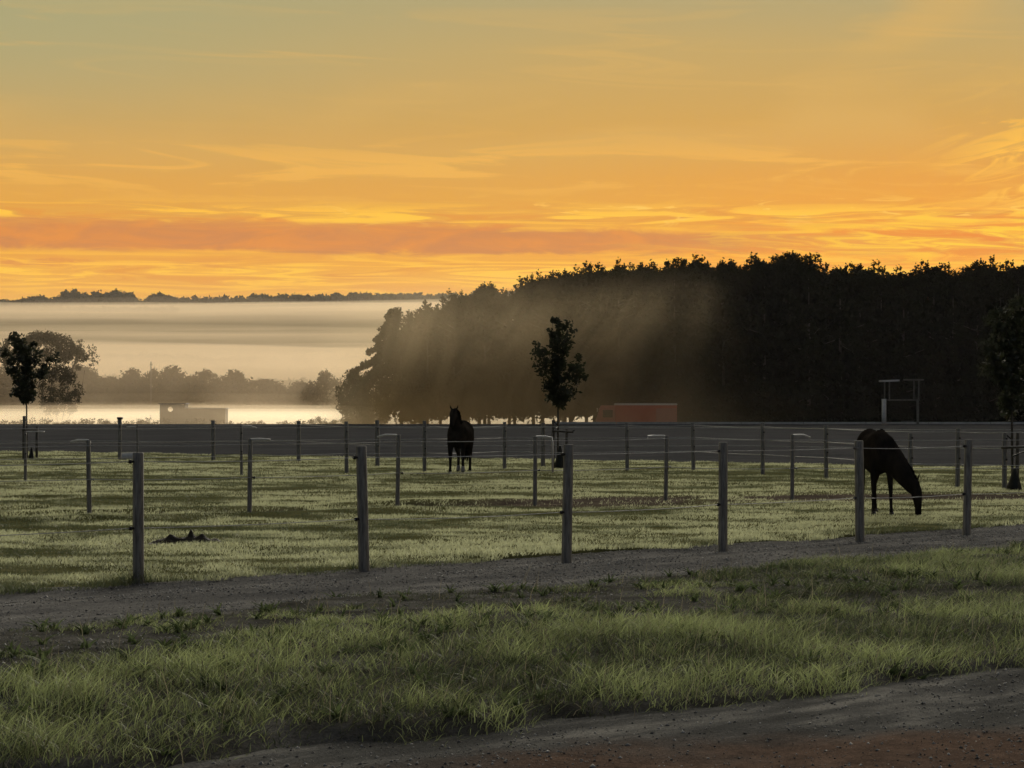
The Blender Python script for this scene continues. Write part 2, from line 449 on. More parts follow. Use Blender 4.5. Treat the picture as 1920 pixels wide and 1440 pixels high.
# paddock: from the track to the arena
us = np.linspace(-75, 95, 340)
lo = e_track(us)
lx, ly = uv2xy(us, lo)
ax = lx * 1.0 + (ly - 30) * 0.0
t = np.linspace(0, 1, 300) ** 1.5
def paddock_xy(u, tt):
    vlo = e_track(u)
    x0, y0 = uv2xy(u, vlo)
    x1 = x0 * 1.35; y1 = arena_near(x1) - 0.0
    return x0 + (x1 - x0) * tt, y0 + (y1 - y0) * tt
U, T = np.meshgrid(us, t, indexing='ij')
X, Y = paddock_xy(U, T)
keep = (X[:, 0] > -62) & (X[:, 0] < 46) & (Y[:, 0] < arena_near(X[:, 0] * 1.35) - 6)
X, Y = X[keep], Y[keep]
Z = z_paddock(X, Y)
Z = Z - 0.09 * (1 - ss(np.broadcast_to(t, X.shape), 0, 0.004))
tag(grid_mesh('paddock', X, Y, Z, M_PAD, {'soil': soil_amount(X, Y).ravel()}), kind='structure')

# gravel track, grass verge, dirt road
def strip(name, f0, f1, zf, m, nu, nv, attr=None, ulo=-45, uhi=75):
    us = np.linspace(ulo, uhi, nu); t = np.linspace(0, 1, nv)
    U, T = np.meshgrid(us, t, indexing='ij')
    V = f0(U) * (1 - T) + f1(U) * T
    X, Y = uv2xy(U, V)
    o = grid_mesh(name, X, Y, zf(U, V), m, {attr[0]: attr[1](U, V).ravel()} if attr else None)
    return tag(o, kind='structure')
strip('gravel_track', lambda u: e_verge(u) - 0.5, lambda u: e_track(u) + 0.4, z_track, M_TRACK, 900, 40)
strip('verge', e_road, e_verge, z_verge, M_VERGE, 700, 60)
def red_amount(u, v):
    edge = 8.6 - 0.43 * (u - 7.7) + (fbm(u * 1.5, v * 1.5, 63) - 0.5) * 1.2
    edge = np.maximum(edge, 5.5)
    return 1 - ss(v, edge - 0.5, edge + 0.25)
strip('dirt_road', lambda u: u * 0 - 6.0, lambda u: e_road(u) + 0.6, z_road, M_ROAD, 800, 130, ('red', red_amount))

# ------------------------------------------------------------------ grass
def blades(name, x, y, z, L, W, tone, m, lean=0.5, segs=2, wind=(0.15, -0.1)):
    n = len(x); a = RNG.uniform(0, 2 * np.pi, n)
    b = RNG.uniform(0, 2 * np.pi, n); ln = lean * RNG.uniform(0.15, 1.0, n)
    dx = np.cos(b) * ln + wind[0]; dy = np.sin(b) * ln + wind[1]
    sx = np.cos(a) * W / 2; sy = np.sin(a) * W / 2
    V = []; rows = segs + 1
    for k in range(rows):
        tt = k / segs; h = L * tt * (1 - 0.18 * tt * ln); bend = tt ** 1.8
        cx = x + dx * L * bend; cy_ = y + dy * L * bend; cz = z + h
        wk = 1 - 0.55 * tt if k < segs else 0.0
        if k < segs:
            V.append(np.stack([cx - sx * wk, cy_ - sy * wk, cz], 1)); V.append(np.stack([cx + sx * wk, cy_ + sy * wk, cz], 1))
        else: V.append(np.stack([cx, cy_, cz], 1))
    nv = 2 * segs + 1
    P = np.stack(V, 1).reshape(-1, 3)
    base = np.arange(n) * nv; F = []
    for k in range(segs - 1):
        F.append(np.stack([base + 2 * k, base + 2 * k + 1, base + 2 * k + 3], 1)); F.append(np.stack([base + 2 * k, base + 2 * k + 3, base + 2 * k + 2], 1))
    F.append(np.stack([base + 2 * segs - 2, base + 2 * segs - 1, base + 2 * segs], 1))
    me = mesh_np(name, P, np.concatenate(F), m, False, {'tone': np.repeat(tone, nv)})
    o = link(name, me); return tag(o, kind='stuff')

M_GRASS = leaf_mat('verge_blades', (0.030, 0.040, 0.018), (0.33, 0.385, 0.165), 0.42, 0.05)
M_TURF = leaf_mat('turf_blades', (0.062, 0.075, 0.034), (0.48, 0.50, 0.30), 0.45, 0.06)

N = 640000
u = RNG.uniform(-4, 46, N); v = RNG.uniform(7.4, 16.7, N)
x, y = uv2xy(u, v)
inview = (y > 10.6) & (np.abs(x) < 0.235 * y + 0.8)
u, v, x, y = u[inview], v[inview], x[inview], y[inview]
lo, hi = e_road(u), e_verge(u)
clump = fbm(x * 2.1, y * 2.1, 91, 4); big = fbm(x * 0.75, y * 0.75, 92, 3)
clump = np.clip((clump - 0.5) * 1.7 + 0.5, 0, 1); big = np.clip((big - 0.5) * 1.8 + 0.5, 0, 1)
far_side = ss(v, 11.3 + 2.0 * (big - 0.5), 13.1 + 1.5 * (big - .5)) * (1 - 0.65 * ss(x, 0.8, 3.5))      # thin weedy gravel margin towards the track
edge = np.clip(np.minimum((v - lo) / 0.45, (hi + 0.2 - v) / 0.6), -1, 1)
p = np.clip(0.50 + 0.8 * edge, 0, 1) * (0.30 + 0.75 * np.maximum(clump, .62 * (1 - ss(v, 10.0, 11.5)))) * (1 - 0.80 * far_side * (1 - 0.8 * ss(clump, .62, .75)))
p = np.where((v < lo) | (v > hi), 0.35 * (clump > 0.66) * ((v > lo - 0.5) & (v < hi + 0.7)), p)
k = RNG.uniform(0, 1, len(u)) < p
u, v, x, y, clump, big, edge, far_side = (q[k] for q in (u, v, x, y, clump, big, edge, far_side))
n = len(u)
L = (0.045 + 0.068 * np.clip(edge, 0.1, 1)) * (0.28 + 1.25 * np.maximum(clump, .48 * (1 - ss(v, 10.0, 11.5)))) * RNG.uniform(0.5, 1.35, n) * (1 - 0.58 * far_side)
tone = np.clip((big - 0.5) * 0.95 + (clump - 0.5) * 0.55 + RNG.normal(0, 0.25, n) + 0.40 - 0.26 * far_side, 0, 1)
blades('verge_grass', x, y, z_verge(u, v) - 0.012, L, RNG.uniform(0.004, 0.008, n), tone, M_GRASS, 1.5, 3, (0.28, -0.14))
M_STRAW = leaf_mat('straw', (0.10, 0.085, 0.055), (0.36, 0.32, 0.21), 0.25, 0.04)
k = RNG.uniform(0, 1, n) < 0.16
blades('dead_grass', x[k], y[k] + .01, z_verge(u[k], v[k]) - .004, L[k] * RNG.uniform(.5, 1.2, k.sum()), RNG.uniform(.003, .006, k.sum()), RNG.uniform(0, 1, k.sum()), M_STRAW, 2.6, 2, (0.2, 0.1))

# broad weeds and dry seed stalks among the verge grass
M_WEED = leaf_mat('weed_leaves', (0.030, 0.045, 0.018), (0.13, 0.17, 0.07), 0.3, 0.015)
k = RNG.choice(n, 650, replace=False, p=(q := np.where(far_side > .2, 2.2, .8)) / q.sum())
rep = np.repeat(k, 9); m_ = len(rep)
blades('weeds', x[rep] + RNG.normal(0, .012, m_), y[rep] + RNG.normal(0, .012, m_), z_verge(u[rep], v[rep]) - .004, RNG.uniform(.05, .12, m_), RNG.uniform(.014, .030, m_), RNG.uniform(0, 1, m_), M_WEED, 2.4, 3, (0, 0))
k = RNG.choice(n, 520, replace=False); m_ = len(k); sl_ = RNG.uniform(.14, .27, m_)
blades('seed_stalk_grass', x[k], y[k], z_verge(u[k], v[k]), sl_, np.full(m_, .0045), RNG.uniform(.3, 1, m_), M_STRAW, .5, 3, (0.22, -0.1))
N = 1000000
d = 19 + 71 * RNG.uniform(0, 1, N) ** 1.25
x = RNG.uniform(-1, 1, N) * (0.235 * d + 1.0)
u, v = xy2uv(x, d)
keep = (v > e_track(u) - 0.12) & (d < arena_near(x) + 0.15)
x, d, u, v = x[keep], d[keep], u[keep], v[keep]
so_ = soil_amount(x, d); c1 = fbm(x * 0.55, d * 0.85, 95, 4); c2 = fbm(x * 2.3, d * 2.3, 96, 3); c3 = fbm(x * 0.14, d * 0.14, 97, 3)
k = RNG.uniform(0, 1, len(x)) < np.clip((0.30 + 1.1 * (c2 - 0.2)) * (1 - 0.93 * so_), 0, 1)
x, d, u, v, c1, c2, c3 = (q[k] for q in (x, d, u, v, c1, c2, c3))
n = len(x)
nearedge = np.exp(-((v - e_track(u)) / 0.6) ** 2)
L = (0.016 + 0.05 * c2 * c1 * 2 + 0.05 * nearedge * c2) * RNG.uniform(0.5, 1.35, n)
for px_, py_ in ((260, 1097), (683, 1072), (1062, 1053), (1355, 1032), (1612, 1014), (1812, 1003)):
    gx_, gy_ = GP(px_, py_, 0.03); L = L * (1 + 1.8 * np.exp(-(np.hypot(x - gx_, d - gy_) / .22) ** 2))
W = 0.004 + 0.00020 * d + RNG.uniform(0, 0.003, n)
tone = np.clip((c1 - 0.5) * 3.8 + (c2 - .5) * 1.4 + (c3 - .5) * 1.2 + 0.54 + RNG.normal(0, 0.11, n) - 0.25 * nearedge, 0, 1)
nr = d < 40
for k, sg in ((nr, 2), (~nr, 1)):
    blades('paddock_grass', x[k], d[k], z_paddock(x[k], d[k]) - 0.006, L[k], W[k], tone[k], M_TURF, 1.3, sg)

def stones(name, x, y, z, size, m):
    n = len(x); B = np.array([(1, 0, 0), (-1, 0, 0), (0, 1, 0), (0, -1, 0), (0, 0, 1), (0, 0, -.6)], float)
    Ft = np.array([(0, 2, 4), (2, 1, 4), (1, 3, 4), (3, 0, 4), (2, 0, 5), (1, 2, 5), (3, 1, 5), (0, 3, 5)])
    P = B[None] * (size[:, None, None] * RNG.uniform(.6, 1.3, (n, 1, 3)) * np.array([1, 1, .7])) + RNG.normal(0, .16, (n, 6, 3)) * size[:, None, None]
    a = RNG.uniform(0, 6.28, n); c, s_ = np.cos(a)[:, None], np.sin(a)[:, None]
    P = np.stack([P[..., 0] * c - P[..., 1] * s_, P[..., 0] * s_ + P[..., 1] * c, P[..., 2]], -1) + np.stack([x, y, z], 1)[:, None]
    F = (np.arange(n)[:, None, None] * 6 + Ft[None]).reshape(-1, 3)
    return tag(link(name, mesh_np(name, P.reshape(-1, 3), F, m, False, {'tone': np.repeat(RNG.uniform(0, 1, n) ** 1.6, 6)})), kind='stuff')
M_STONE = leaf_mat('gravel_stone', (0.10, 0.098, 0.094), (0.50, 0.49, 0.46), 0.0)
for vlo, vhi, N, zf in ((-1.0, 9.2, 60000, z_road), (15.2, 18.6, 26000, z_track), (12.5, 15.9, 9000, z_verge)):
    u = RNG.uniform(2, 40, N * 4); v = RNG.uniform(vlo, vhi, N * 4); x, y = uv2xy(u, v)
    k = (y > 10.8) & (np.abs(x) < .225 * y + .4) & (RNG.uniform(0, 1, len(u)) < .25 + 1.2 * (fbm(u * .8, v * 2.5, 99, 3) - .35))
    k &= (v < e_road(u) + .1) if zf is z_road else (v > 0)
    u, v, x, y = u[k][:N], v[k][:N], x[k][:N], y[k][:N]
    stones('gravel', x, y, zf(u, v) + .001, .003 + .010 * RNG.uniform(0, 1, len(u)) ** 4 + .00012 * y, M_STONE)

# ------------------------------------------------------------------ fences
M_POST = mat('weathered_post', (0.11, 0.106, 0.094), (0.27, 0.26, 0.23), 14, 0.9, 0.006, 40, stretch=(3, 3, 0.35))
M_WIRE = mat('fence_cord', (0.36, 0.36, 0.34), (0.48, 0.48, 0.46), 20, 0.5)
M_BLACK = mat('black_plastic', (0.012, 0.012, 0.013), (0.02, 0.02, 0.02), 9, 0.5)
M_PALE = mat('pale_plastic', (0.50, 0.49, 0.46), (0.62, 0.61, 0.58), 12, 0.5)

def post_parts(fence, x, y, z0, h, r, lean=(0, 0), ins=(), insd=(-1, 0)):
    b = MB()
    pts = [(0, 0, -0.25), (0, 0, 0.0), (lean[0] * .5, lean[1] * .5, h * .5), (lean[0], lean[1], h - 0.012), (lean[0], lean[1], h)]
    b.loft([(p, r * k, r * k) for p, k in zip(pts, (1.03, 1.03, 1.0, 0.98, 0.86))], 14)
    o = b.build('post', M_POST, fence, True, (x, y, z0))
    for zi in ins:
        q = MB(); s = zi / h
        cx, cy_ = lean[0] * s + insd[0] * r, lean[1] * s + insd[1] * r
        q.tube([(cx, cy_, zi), (cx + insd[0] * .03, cy_ + insd[1] * .03, zi)], [0.012, 0.012], 8)
        q.tube([(cx + insd[0] * .03, cy_ + insd[1] * .03, zi), (cx + insd[0] * .05, cy_ + insd[1] * .05, zi)], [0.022, 0.018], 8)
        q.build('insulator', M_BLACK, o, True)
    return o
def wires(fence, pts, heights, r, sag=0.03):
    for zi in heights:
        P = []
        for (x0, y0, z0), (x1, y1, z1) in zip(pts, pts[1:]):
            s_ = sag * random.uniform(0.3, 1.3)
            for k in range(6):
                t = k / 6; P.append((x0 + (x1 - x0) * t, y0 + (y1 - y0) * t, z0 + (z1 - z0) * t + zi - s_ * 4 * t * (1 - t)))
        P.append((pts[-1][0], pts[-1][1], pts[-1][2] + zi))
        MB().tube(P, r, 6).build('wire', M_WIRE, fence, True)

zp = lambda x, y: float(z_paddock(np.array([x]), np.array([y]))[0])
NEAR = [(260, 1097, 848), (683, 1072, 836), (1062, 1053, 833), (1355, 1032, 829), (1612, 1014, 826), (1812, 1003, 824)]
f1 = thing('post_fence', 'nearest fence of thick round grey posts along the gravel track', 'fence', (0, 0, 0))
near_pts = []
rows = []
for px, py, top in NEAR:
    x, y = GP(px, py, 0.03); rows.append((x, y, ZD(top, y)))
x0, y0, h0 = rows[0]; xa, ya, ha = rows[-1]
rows = [(x0 - 2 * 1.98, y0 - 2 * 1.9, 1.32), (x0 - 1.98, y0 - 1.9, 1.3)] + rows + [(xa + 1.8, ya + 1.75, 1.3), (xa + 3.6, ya + 3.5, 1.3)]
for i, (x, y, zt) in enumerate(rows):
    z0 = 0.02
    post_parts(f1, x, y, z0, zt - z0, 0.057 + random.uniform(-.004, .005), (random.uniform(-.035, .035), random.uniform(-.03, .03)), (1.20, 0.56), (-0.72, -0.69))
    near_pts.append((x - 0.07, y - 0.07, 0.02))
wires(f1, near_pts, (1.20, 0.56), 0.0045, 0.02)

def arm_parts(post, h, side, r=0.012, L=0.30, hook=False, drop=False):
    b = MB(); e_ = random.uniform(-.035, .02); L *= random.uniform(.88, 1.08)
    P = [(0, 0, h - 0.10), (0, 0, h - .01), (side * .02, -.01, h + .005), (side * L * .6, -.02, h + 0.008), (side * L, -.02, h - 0.012 + e_)]
    if hook: P += [(side * (L + .01), -.02, h - .06)]
    if drop: P += [(side * (L + .02), -.02, h - .12), (side * (L + .02), -.02, h - 0.62)]
    b.tube(P, r, 8)
    b.build('insulator_arm', M_PALE, post, True)

f2 = thing('middle_fence', 'fence of thin dark stakes with pale bent arms crossing the paddock', 'fence', (0, 0, 0))
tops = [825, 823, 815, 818, 817, 815]
sides = [-1, 1, -1, 1, -1, 1]
mid_pts = []
ex = [(B_PTS[0][0] - 4.8, B_PTS[0][1] - 2.2, 1.22, 1), (B_PTS[0][0] - 2.4, B_PTS[0][1] - 1.1, 1.22, 1)]
rows = ex + [(x, y, ZD(t, y), s) for (x, y), t, s in zip(B_PTS, tops, sides)] + [(8.3, 45.3, 1.24, -1), (10.7, 45.0, 1.24, 1), (13.2, 45.0, 1.24, -1)]
for i, (x, y, zt, s) in enumerate(rows):
    if i == 8: continue
    z0 = zp(x, y) - .01
    o = post_parts(f2, x, y, z0, zt - z0, 0.036, (random.uniform(-.03, .03), 0), (0.62,), (1, 0))
    arm_parts(o, zt - z0 - .01, s, 0.017, 0.33 if i != 5 else 0.30, hook=(i == 6), drop=(i == 5))
    mid_pts.append((x, y - 0.045, z0))
wires(f2, mid_pts, (1.14, 0.62), 0.0065, 0.02)

f3 = thing('paddock_fence', 'post and wire fence curving across the paddock behind the standing horse', 'fence', (0, 0, 0))
C_PX = [(48, 906, 808), (453, 895, 798), (650, 890, 790), (796, 888, 789), (946, 881, 791), (1176, 885, 793), (1300, 885, 793), (1430, 893, 793), (1549, 900, 797), (1707, 913, 812), (1795, 914, 803), (1883, 918, 813)]
pts = []
for i, (px, py, t) in enumerate(C_PX):
    x, y = GP(px, py, 0.03); z0 = zp(x, y) - .01; zt = ZD(t, y)
    o = post_parts(f3, x, y, z0, zt - z0, 0.05 if i > 1 else 0.034, (random.uniform(-.02, .02), 0), (1.05, .62), (0.3, -0.95))
    if i < 2: arm_parts(o, zt - z0 - .02, 1, 0.014, 0.4)
    pts.append((x, y - .06, z0))
wires(f3, [(pts[0][0] - 5, pts[0][1] - 3, 0.03)] + pts + [(pts[-1][0] + 3, pts[-1][1], 0.03)], (1.18, 0.86, 0.5), 0.008, 0.02)

f4 = thing('back_fence', 'farthest post and wire fence along the edge of the dark arena', 'fence', (0, 0, 0))
D_PX = [(225, 865, 786), (258, 869, 797), (400, 865, 788), (560, 868, 789), (708, 875, 788), (1018, 876, 793)]
pts = []
for i, (px, py, t) in enumerate(D_PX):
    x, y = GP(px, py, 0.03); z0 = zp(x, y) - .01; zt = ZD(t, y)
    o = post_parts(f4, x, y, z0, zt - z0, 0.062 if i != 1 else 0.03, (random.uniform(-.015, .015), 0), (1.1, .6), (0.3, -0.95))
    if i == 1: arm_parts(o, zt - z0 - .06, -1, 0.016, 0.34)
    if i == 0: MB().box((0, 0, zt - z0 + .03), (.17, .17, .07), 0, .01).build('post_cap', M_BLACK, o)
    pts.append((x, y - .07, z0))
pts = [p for i, p in enumerate(pts) if i != 1]
wires(f4, [(pts[0][0] - 9, pts[0][1] + 3, 0.03)] + pts + [(6, 68, .03), (14, 62, .03)], (1.12, 0.62), 0.009, 0.02)

# ------------------------------------------------------------------ young trees with stakes
M_BARK = mat('young_bark', (0.03, 0.026, 0.02), (0.07, 0.06, 0.045), 20, 0.9, .004, 40)
M_LEAF_Y = leaf_mat('young_leaves', (0.010, 0.014, 0.007), (0.035, 0.042, 0.018), 0.25, 0.03)
def leaf_cloud(C, S, N_per, size, tone_c=None, droop=0.0):
    """C clump centres, S clump radii; quads folded along nothing, random orientation"""
    cen = np.repeat(C, N_per, 0); rad = np.repeat(S, N_per)
    off = RNG.normal(0, 1, (len(cen), 3)); off /= np.linalg.norm(off, axis=1, keepdims=True)
    off *= (RNG.uniform(0, 1, (len(cen), 1)) ** 0.45) * rad[:, None]
    P = cen + off
    a = RNG.normal(0, 1, P.shape); a /= np.linalg.norm(a, axis=1, keepdims=True)
    b = RNG.normal(0, 1, P.shape); b = np.cross(a, b); b /= np.linalg.norm(b, axis=1, keepdims=True)
    s = size * RNG.uniform(0.6, 1.35, (len(P), 1))
    V = np.stack([P - a * s, P + b * s * 0.5, P + a * s, P - b * s * 0.5], 1).reshape(-1, 3)
    F = np.arange(len(V)).reshape(-1, 4)
    tone = np.clip((0.5 if tone_c is None else np.repeat(tone_c, N_per)) + RNG.normal(0, 0.2, len(P)), 0, 1)
    return V, F, np.repeat(tone, 4)
def young_tree(label, px, py_base, branches, trunk_top, leaf=0.06, n_per=36, crad=0.17, seed=1):
    """branches: list of polylines in photo pixels (px, py); clumps follow them"""
    x, y = GP(px, py_base, 0.03); z0 = zp(x, y)
    t = thing('young_tree', label, 'tree', (x, y, z0))
    rs = np.random.default_rng(seed)
    to = lambda q, dy: np.array([XD(q[0], y) - x, dy, ZD(q[1], y) - z0])
    tb = MB(); top = to(trunk_top, 0)
    tb.tube([(0, 0, -.05), (0, 0, 0.1), (top[0] * .3, 0.01, top[2] * .45), tuple(top * np.array([1, 1, .98])), tuple(top)], [.034, .030, .024, .010, .004], 8)
    C = []
    for br in branches:
        d0 = rs.uniform(-.05, .05); d1 = rs.uniform(-.5, .5)
        pts = [to(q, d0 + (d1 - d0) * i / max(1, len(br) - 1)) for i, q in enumerate(br)]
        tb.tube([tuple(p) for p in pts], [0.011 - 0.007 * i / len(pts) for i in range(len(pts))], 5)
        for p0, p1 in zip(pts, pts[1:]):
            m = max(2, int(np.linalg.norm(p1 - p0) / 0.13))
            for k in range(m):
                C.append(p0 + (p1 - p0) * (k + rs.uniform(0, 1)) / m + rs.normal(0, .055, 3))
    tb.build('trunk', M_BARK, t, True)
    C = np.array(C); S = rs.uniform(.5, 1.25, len(C)) * crad
    V, F, tn = leaf_cloud(C, S, n_per, leaf, rs.uniform(.2, .8, len(C)))
    link('crown', mesh_np('crown', V, F, M_LEAF_Y, False, {'tone': tn}), t)
    return t, x, y, z0

b_mid = [[(1047, 750), (1047, 690), (1046, 640), (1048, 592)], [(1047, 700), (1038, 650), (1036, 606)], [(1048, 690), (1060, 640), (1064, 602)],
         [(1047, 745), (1022, 715), (1010, 690), (1002, 668)], [(1046, 730), (1026, 690), (1012, 655), (1006, 640)], [(1047, 700), (1030, 668), (1022, 650)],
         [(1048, 745), (1070, 722), (1085, 700), (1094, 690)], [(1048, 730), (1066, 700), (1082, 680), (1097, 700)], [(1048, 720), (1070, 690), (1086, 685)],
         [(1047, 755), (1034, 740), (1022, 725)], [(1048, 757), (1062, 744), (1078, 728)], [(1047, 700), (1056, 660), (1060, 625)], [(1047, 690), (1042, 660), (1040, 625)], [(1047, 755), (1040, 748), (1032, 745)], [(1047, 758), (1054, 750), (1062, 747)]]
young_tree('young staked tree with narrow dark crown between the standing horse and the red lorry', 1046, 877, b_mid, (1047, 600), seed=3)
b_left = [[(50, 750), (48, 700), (46, 660), (34, 634)], [(48, 700), (56, 665), (62, 640)], [(47, 690), (44, 650), (40, 640)], [(50, 745), (34, 722), (22, 700), (10, 684)], [(48, 720), (30, 695), (18, 672), (8, 660)],
          [(50, 745), (66, 725), (80, 705), (92, 690)], [(50, 725), (70, 700), (84, 680), (96, 668)], [(48, 700), (62, 676), (70, 660)], [(49, 752), (38, 740), (30, 728)], [(51, 752), (62, 740), (70, 728)], [(48, 690), (36, 665), (28, 655)], [(33, 640), (32, 632), (33, 630)]]
young_tree('young staked tree with vase shaped crown nearest the left edge of the view', 51, 860, b_left, (47, 650), leaf=.07, n_per=40, crad=.20, seed=5)
b_right = [[(1898, 770), (1896, 700), (1894, 640), (1900, 570)], [(1898, 740), (1880, 700), (1862, 670), (1850, 640)], [(1896, 720), (1870, 680), (1852, 655), (1838, 660)], [(1896, 690), (1876, 640), (1868, 600), (1862, 575)],
           [(1898, 760), (1880, 735), (1866, 705)], [(1898, 740), (1930, 690), (1960, 650)], [(1897, 700), (1925, 640), (1945, 590)], [(1898, 760), (1930, 735), (1965, 700)], [(1896, 660), (1882, 615), (1884, 585)], [(1896, 650), (1915, 600), (1920, 560)], [(1898, 768), (1888, 762), (1884, 752)], [(1890, 700), (1860, 690), (1848, 690)]]
young_tree('young staked tree with broad dark crown at the far right behind the grazing horse', 1898, 915, b_right, (1896, 600), leaf=.06, n_per=40, crad=.17, seed=9)

M_STAKE = mat('stake_wood', (0.05, 0.045, 0.038), (0.10, 0.09, 0.075), 12, .9, .004, 30, stretch=(3, 3, .4))
M_BAG = mat('bag_fabric', (0.010, 0.012, 0.010), (0.022, 0.024, 0.02), 6, .8, .01, 9)
def support(label, posts, bar, d_px, extra=None):
    t = None
    for px, top, base, w in posts:
        x, y = GP(px, base, .03); z0 = zp(x, y)
        if t is None: t = thing('tree_stakes', label, 'tree stakes', (x, y, 0)); ox, oy = x, y
        b = MB(); h = ZD(top, y)
        b.tube([(0, 0, -.2), (0, 0, h * .5), (0.01, 0, h)], w, 10)
        o = b.build('stake', M_STAKE, t, True, (x - ox, y - oy, 0))
    xa, za = XD(bar[0], oy) - ox, ZD(bar[1], oy); xb, zb = XD(bar[2], oy) - ox, ZD(bar[3], oy)
    MB().tube([(xa, -.05, za), (xb, -.05, zb)], 0.028, 8).build('crossbar', M_STAKE, t, True)
    if extra:
        for (pa, ya_, pb, yb_) in extra:
            MB().tube([(XD(pa, oy) - ox, -.02, ZD(ya_, oy)), (XD(pb, oy) - ox, -.02, ZD(yb_, oy))], 0.016, 6).build('tie', M_BLACK, t, True)
support('pair of stakes with a crossbar holding the left young tree', [(45, 780, 864, .05), (69, 800, 860, .045)], (42, 806, 72, 807), 51, [(45, 781, 51, 792)])
support('stake and short crossbar holding the middle young tree', [(1037, 788, 879, .045), (1062, 804, 876, .04)], (1036, 808, 1075, 810), 1047, [(1037, 789, 1047, 798), (1062, 812, 1078, 806)])
support('pair of stakes with a crossbar holding the right young tree', [(1883, 812, 918, .04), (1907, 812, 914, .04)], (1876, 839, 1925, 838), 1898, [(1882, 812, 1897, 824), (1898, 856, 1922, 846)])
def bag(label, pxl, pxr, top, base):
    xm, y = GP((pxl + pxr) / 2, base, .03); y -= .08; z0 = zp(xm, y) - .01
    w = (pxr - pxl) * y / FPX / 2; h = (base - top) * y / FPX
    b = MB().loft([((0, 0, 0), w, w * .8), ((0, 0, .08), w * 1.0, w * .8), ((.01, 0, h * .4), w * .72, w * .6), ((.015, 0, h * .75), w * .38, w * .36), ((.015, 0, h), w * .18, w * .18)], 16)
    o = b.build('watering_bag', M_BAG, None, True, (xm, y, z0))
    tag(o, label, 'watering bag', 'watering bags round the young trees'); return o
bag('dark cone shaped watering bag at the foot of the middle young tree', 1036, 1062, 836, 879)
bag('dark cone shaped watering bag at the foot of the right young tree', 1882, 1917, 878, 920)
bag('dark slumped watering bag at the foot of the left young tree', 53, 66, 838, 861)

# pale tub lying by the capped post
x, y = GP(243, 866, .03)
tb = thing('tub', 'pale plastic tub lying on its side beside the black capped post', 'tub', (x, y, zp(x, y) + .13), math.radians(12))
MB().loft([((-.26, 0, 0), .10, .10), ((-.25, 0, 0), .125, .125), ((.20, 0, 0), .145, .145), ((.21, 0, 0), .155, .155), ((.225, 0, 0), .155, .155), ((.225, 0, 0), .13, .13), ((.12, 0, 0), .125, .125)], 18).build('shell', M_PALE, tb, True)
MB().tube([(.13, 0, 0), (.135, 0, 0)], .124, 14).build('inside', M_BLACK, tb, True)

# ------------------------------------------------------------------ molehill
M_SOIL = mat('turned_soil', (0.012, 0.010, 0.008), (0.035, 0.028, 0.022), 9, .95, .03, 16)
x, y = GP(352, 1020, .05)
nu, nv = 60, 30
gx = np.linspace(-.46, .46, nu); gy = np.linspace(-.3, .3, nv); X, Y = np.meshgrid(gx, gy, indexing='ij')
h = .0
for cx, cy_, a, s in ((-.20, 0, .075, .085), (-.07, -.04, .045, .08), (0.03, .03, .105, .04), (.07, .0, .05, .10), (.19, -.02, .075, .07), (.32, .02, .045, .08), (-.33, .0, .03, .1)):
    h = h + a * np.exp(-(((X - cx) / s) ** 2 + ((Y - cy_) / (s * 1.3)) ** 2))
h = h * (.55 + .9 * fbm(X * 22, Y * 22, 77, 3)) - .01 * (h < .01)
o = grid_mesh('molehill', X, Y, h, M_SOIL); o.location = (x, y, zp(x, y) + .0)
tag(o, 'lumpy heap of dark turned soil in the grass between the two nearest left posts', 'molehill')

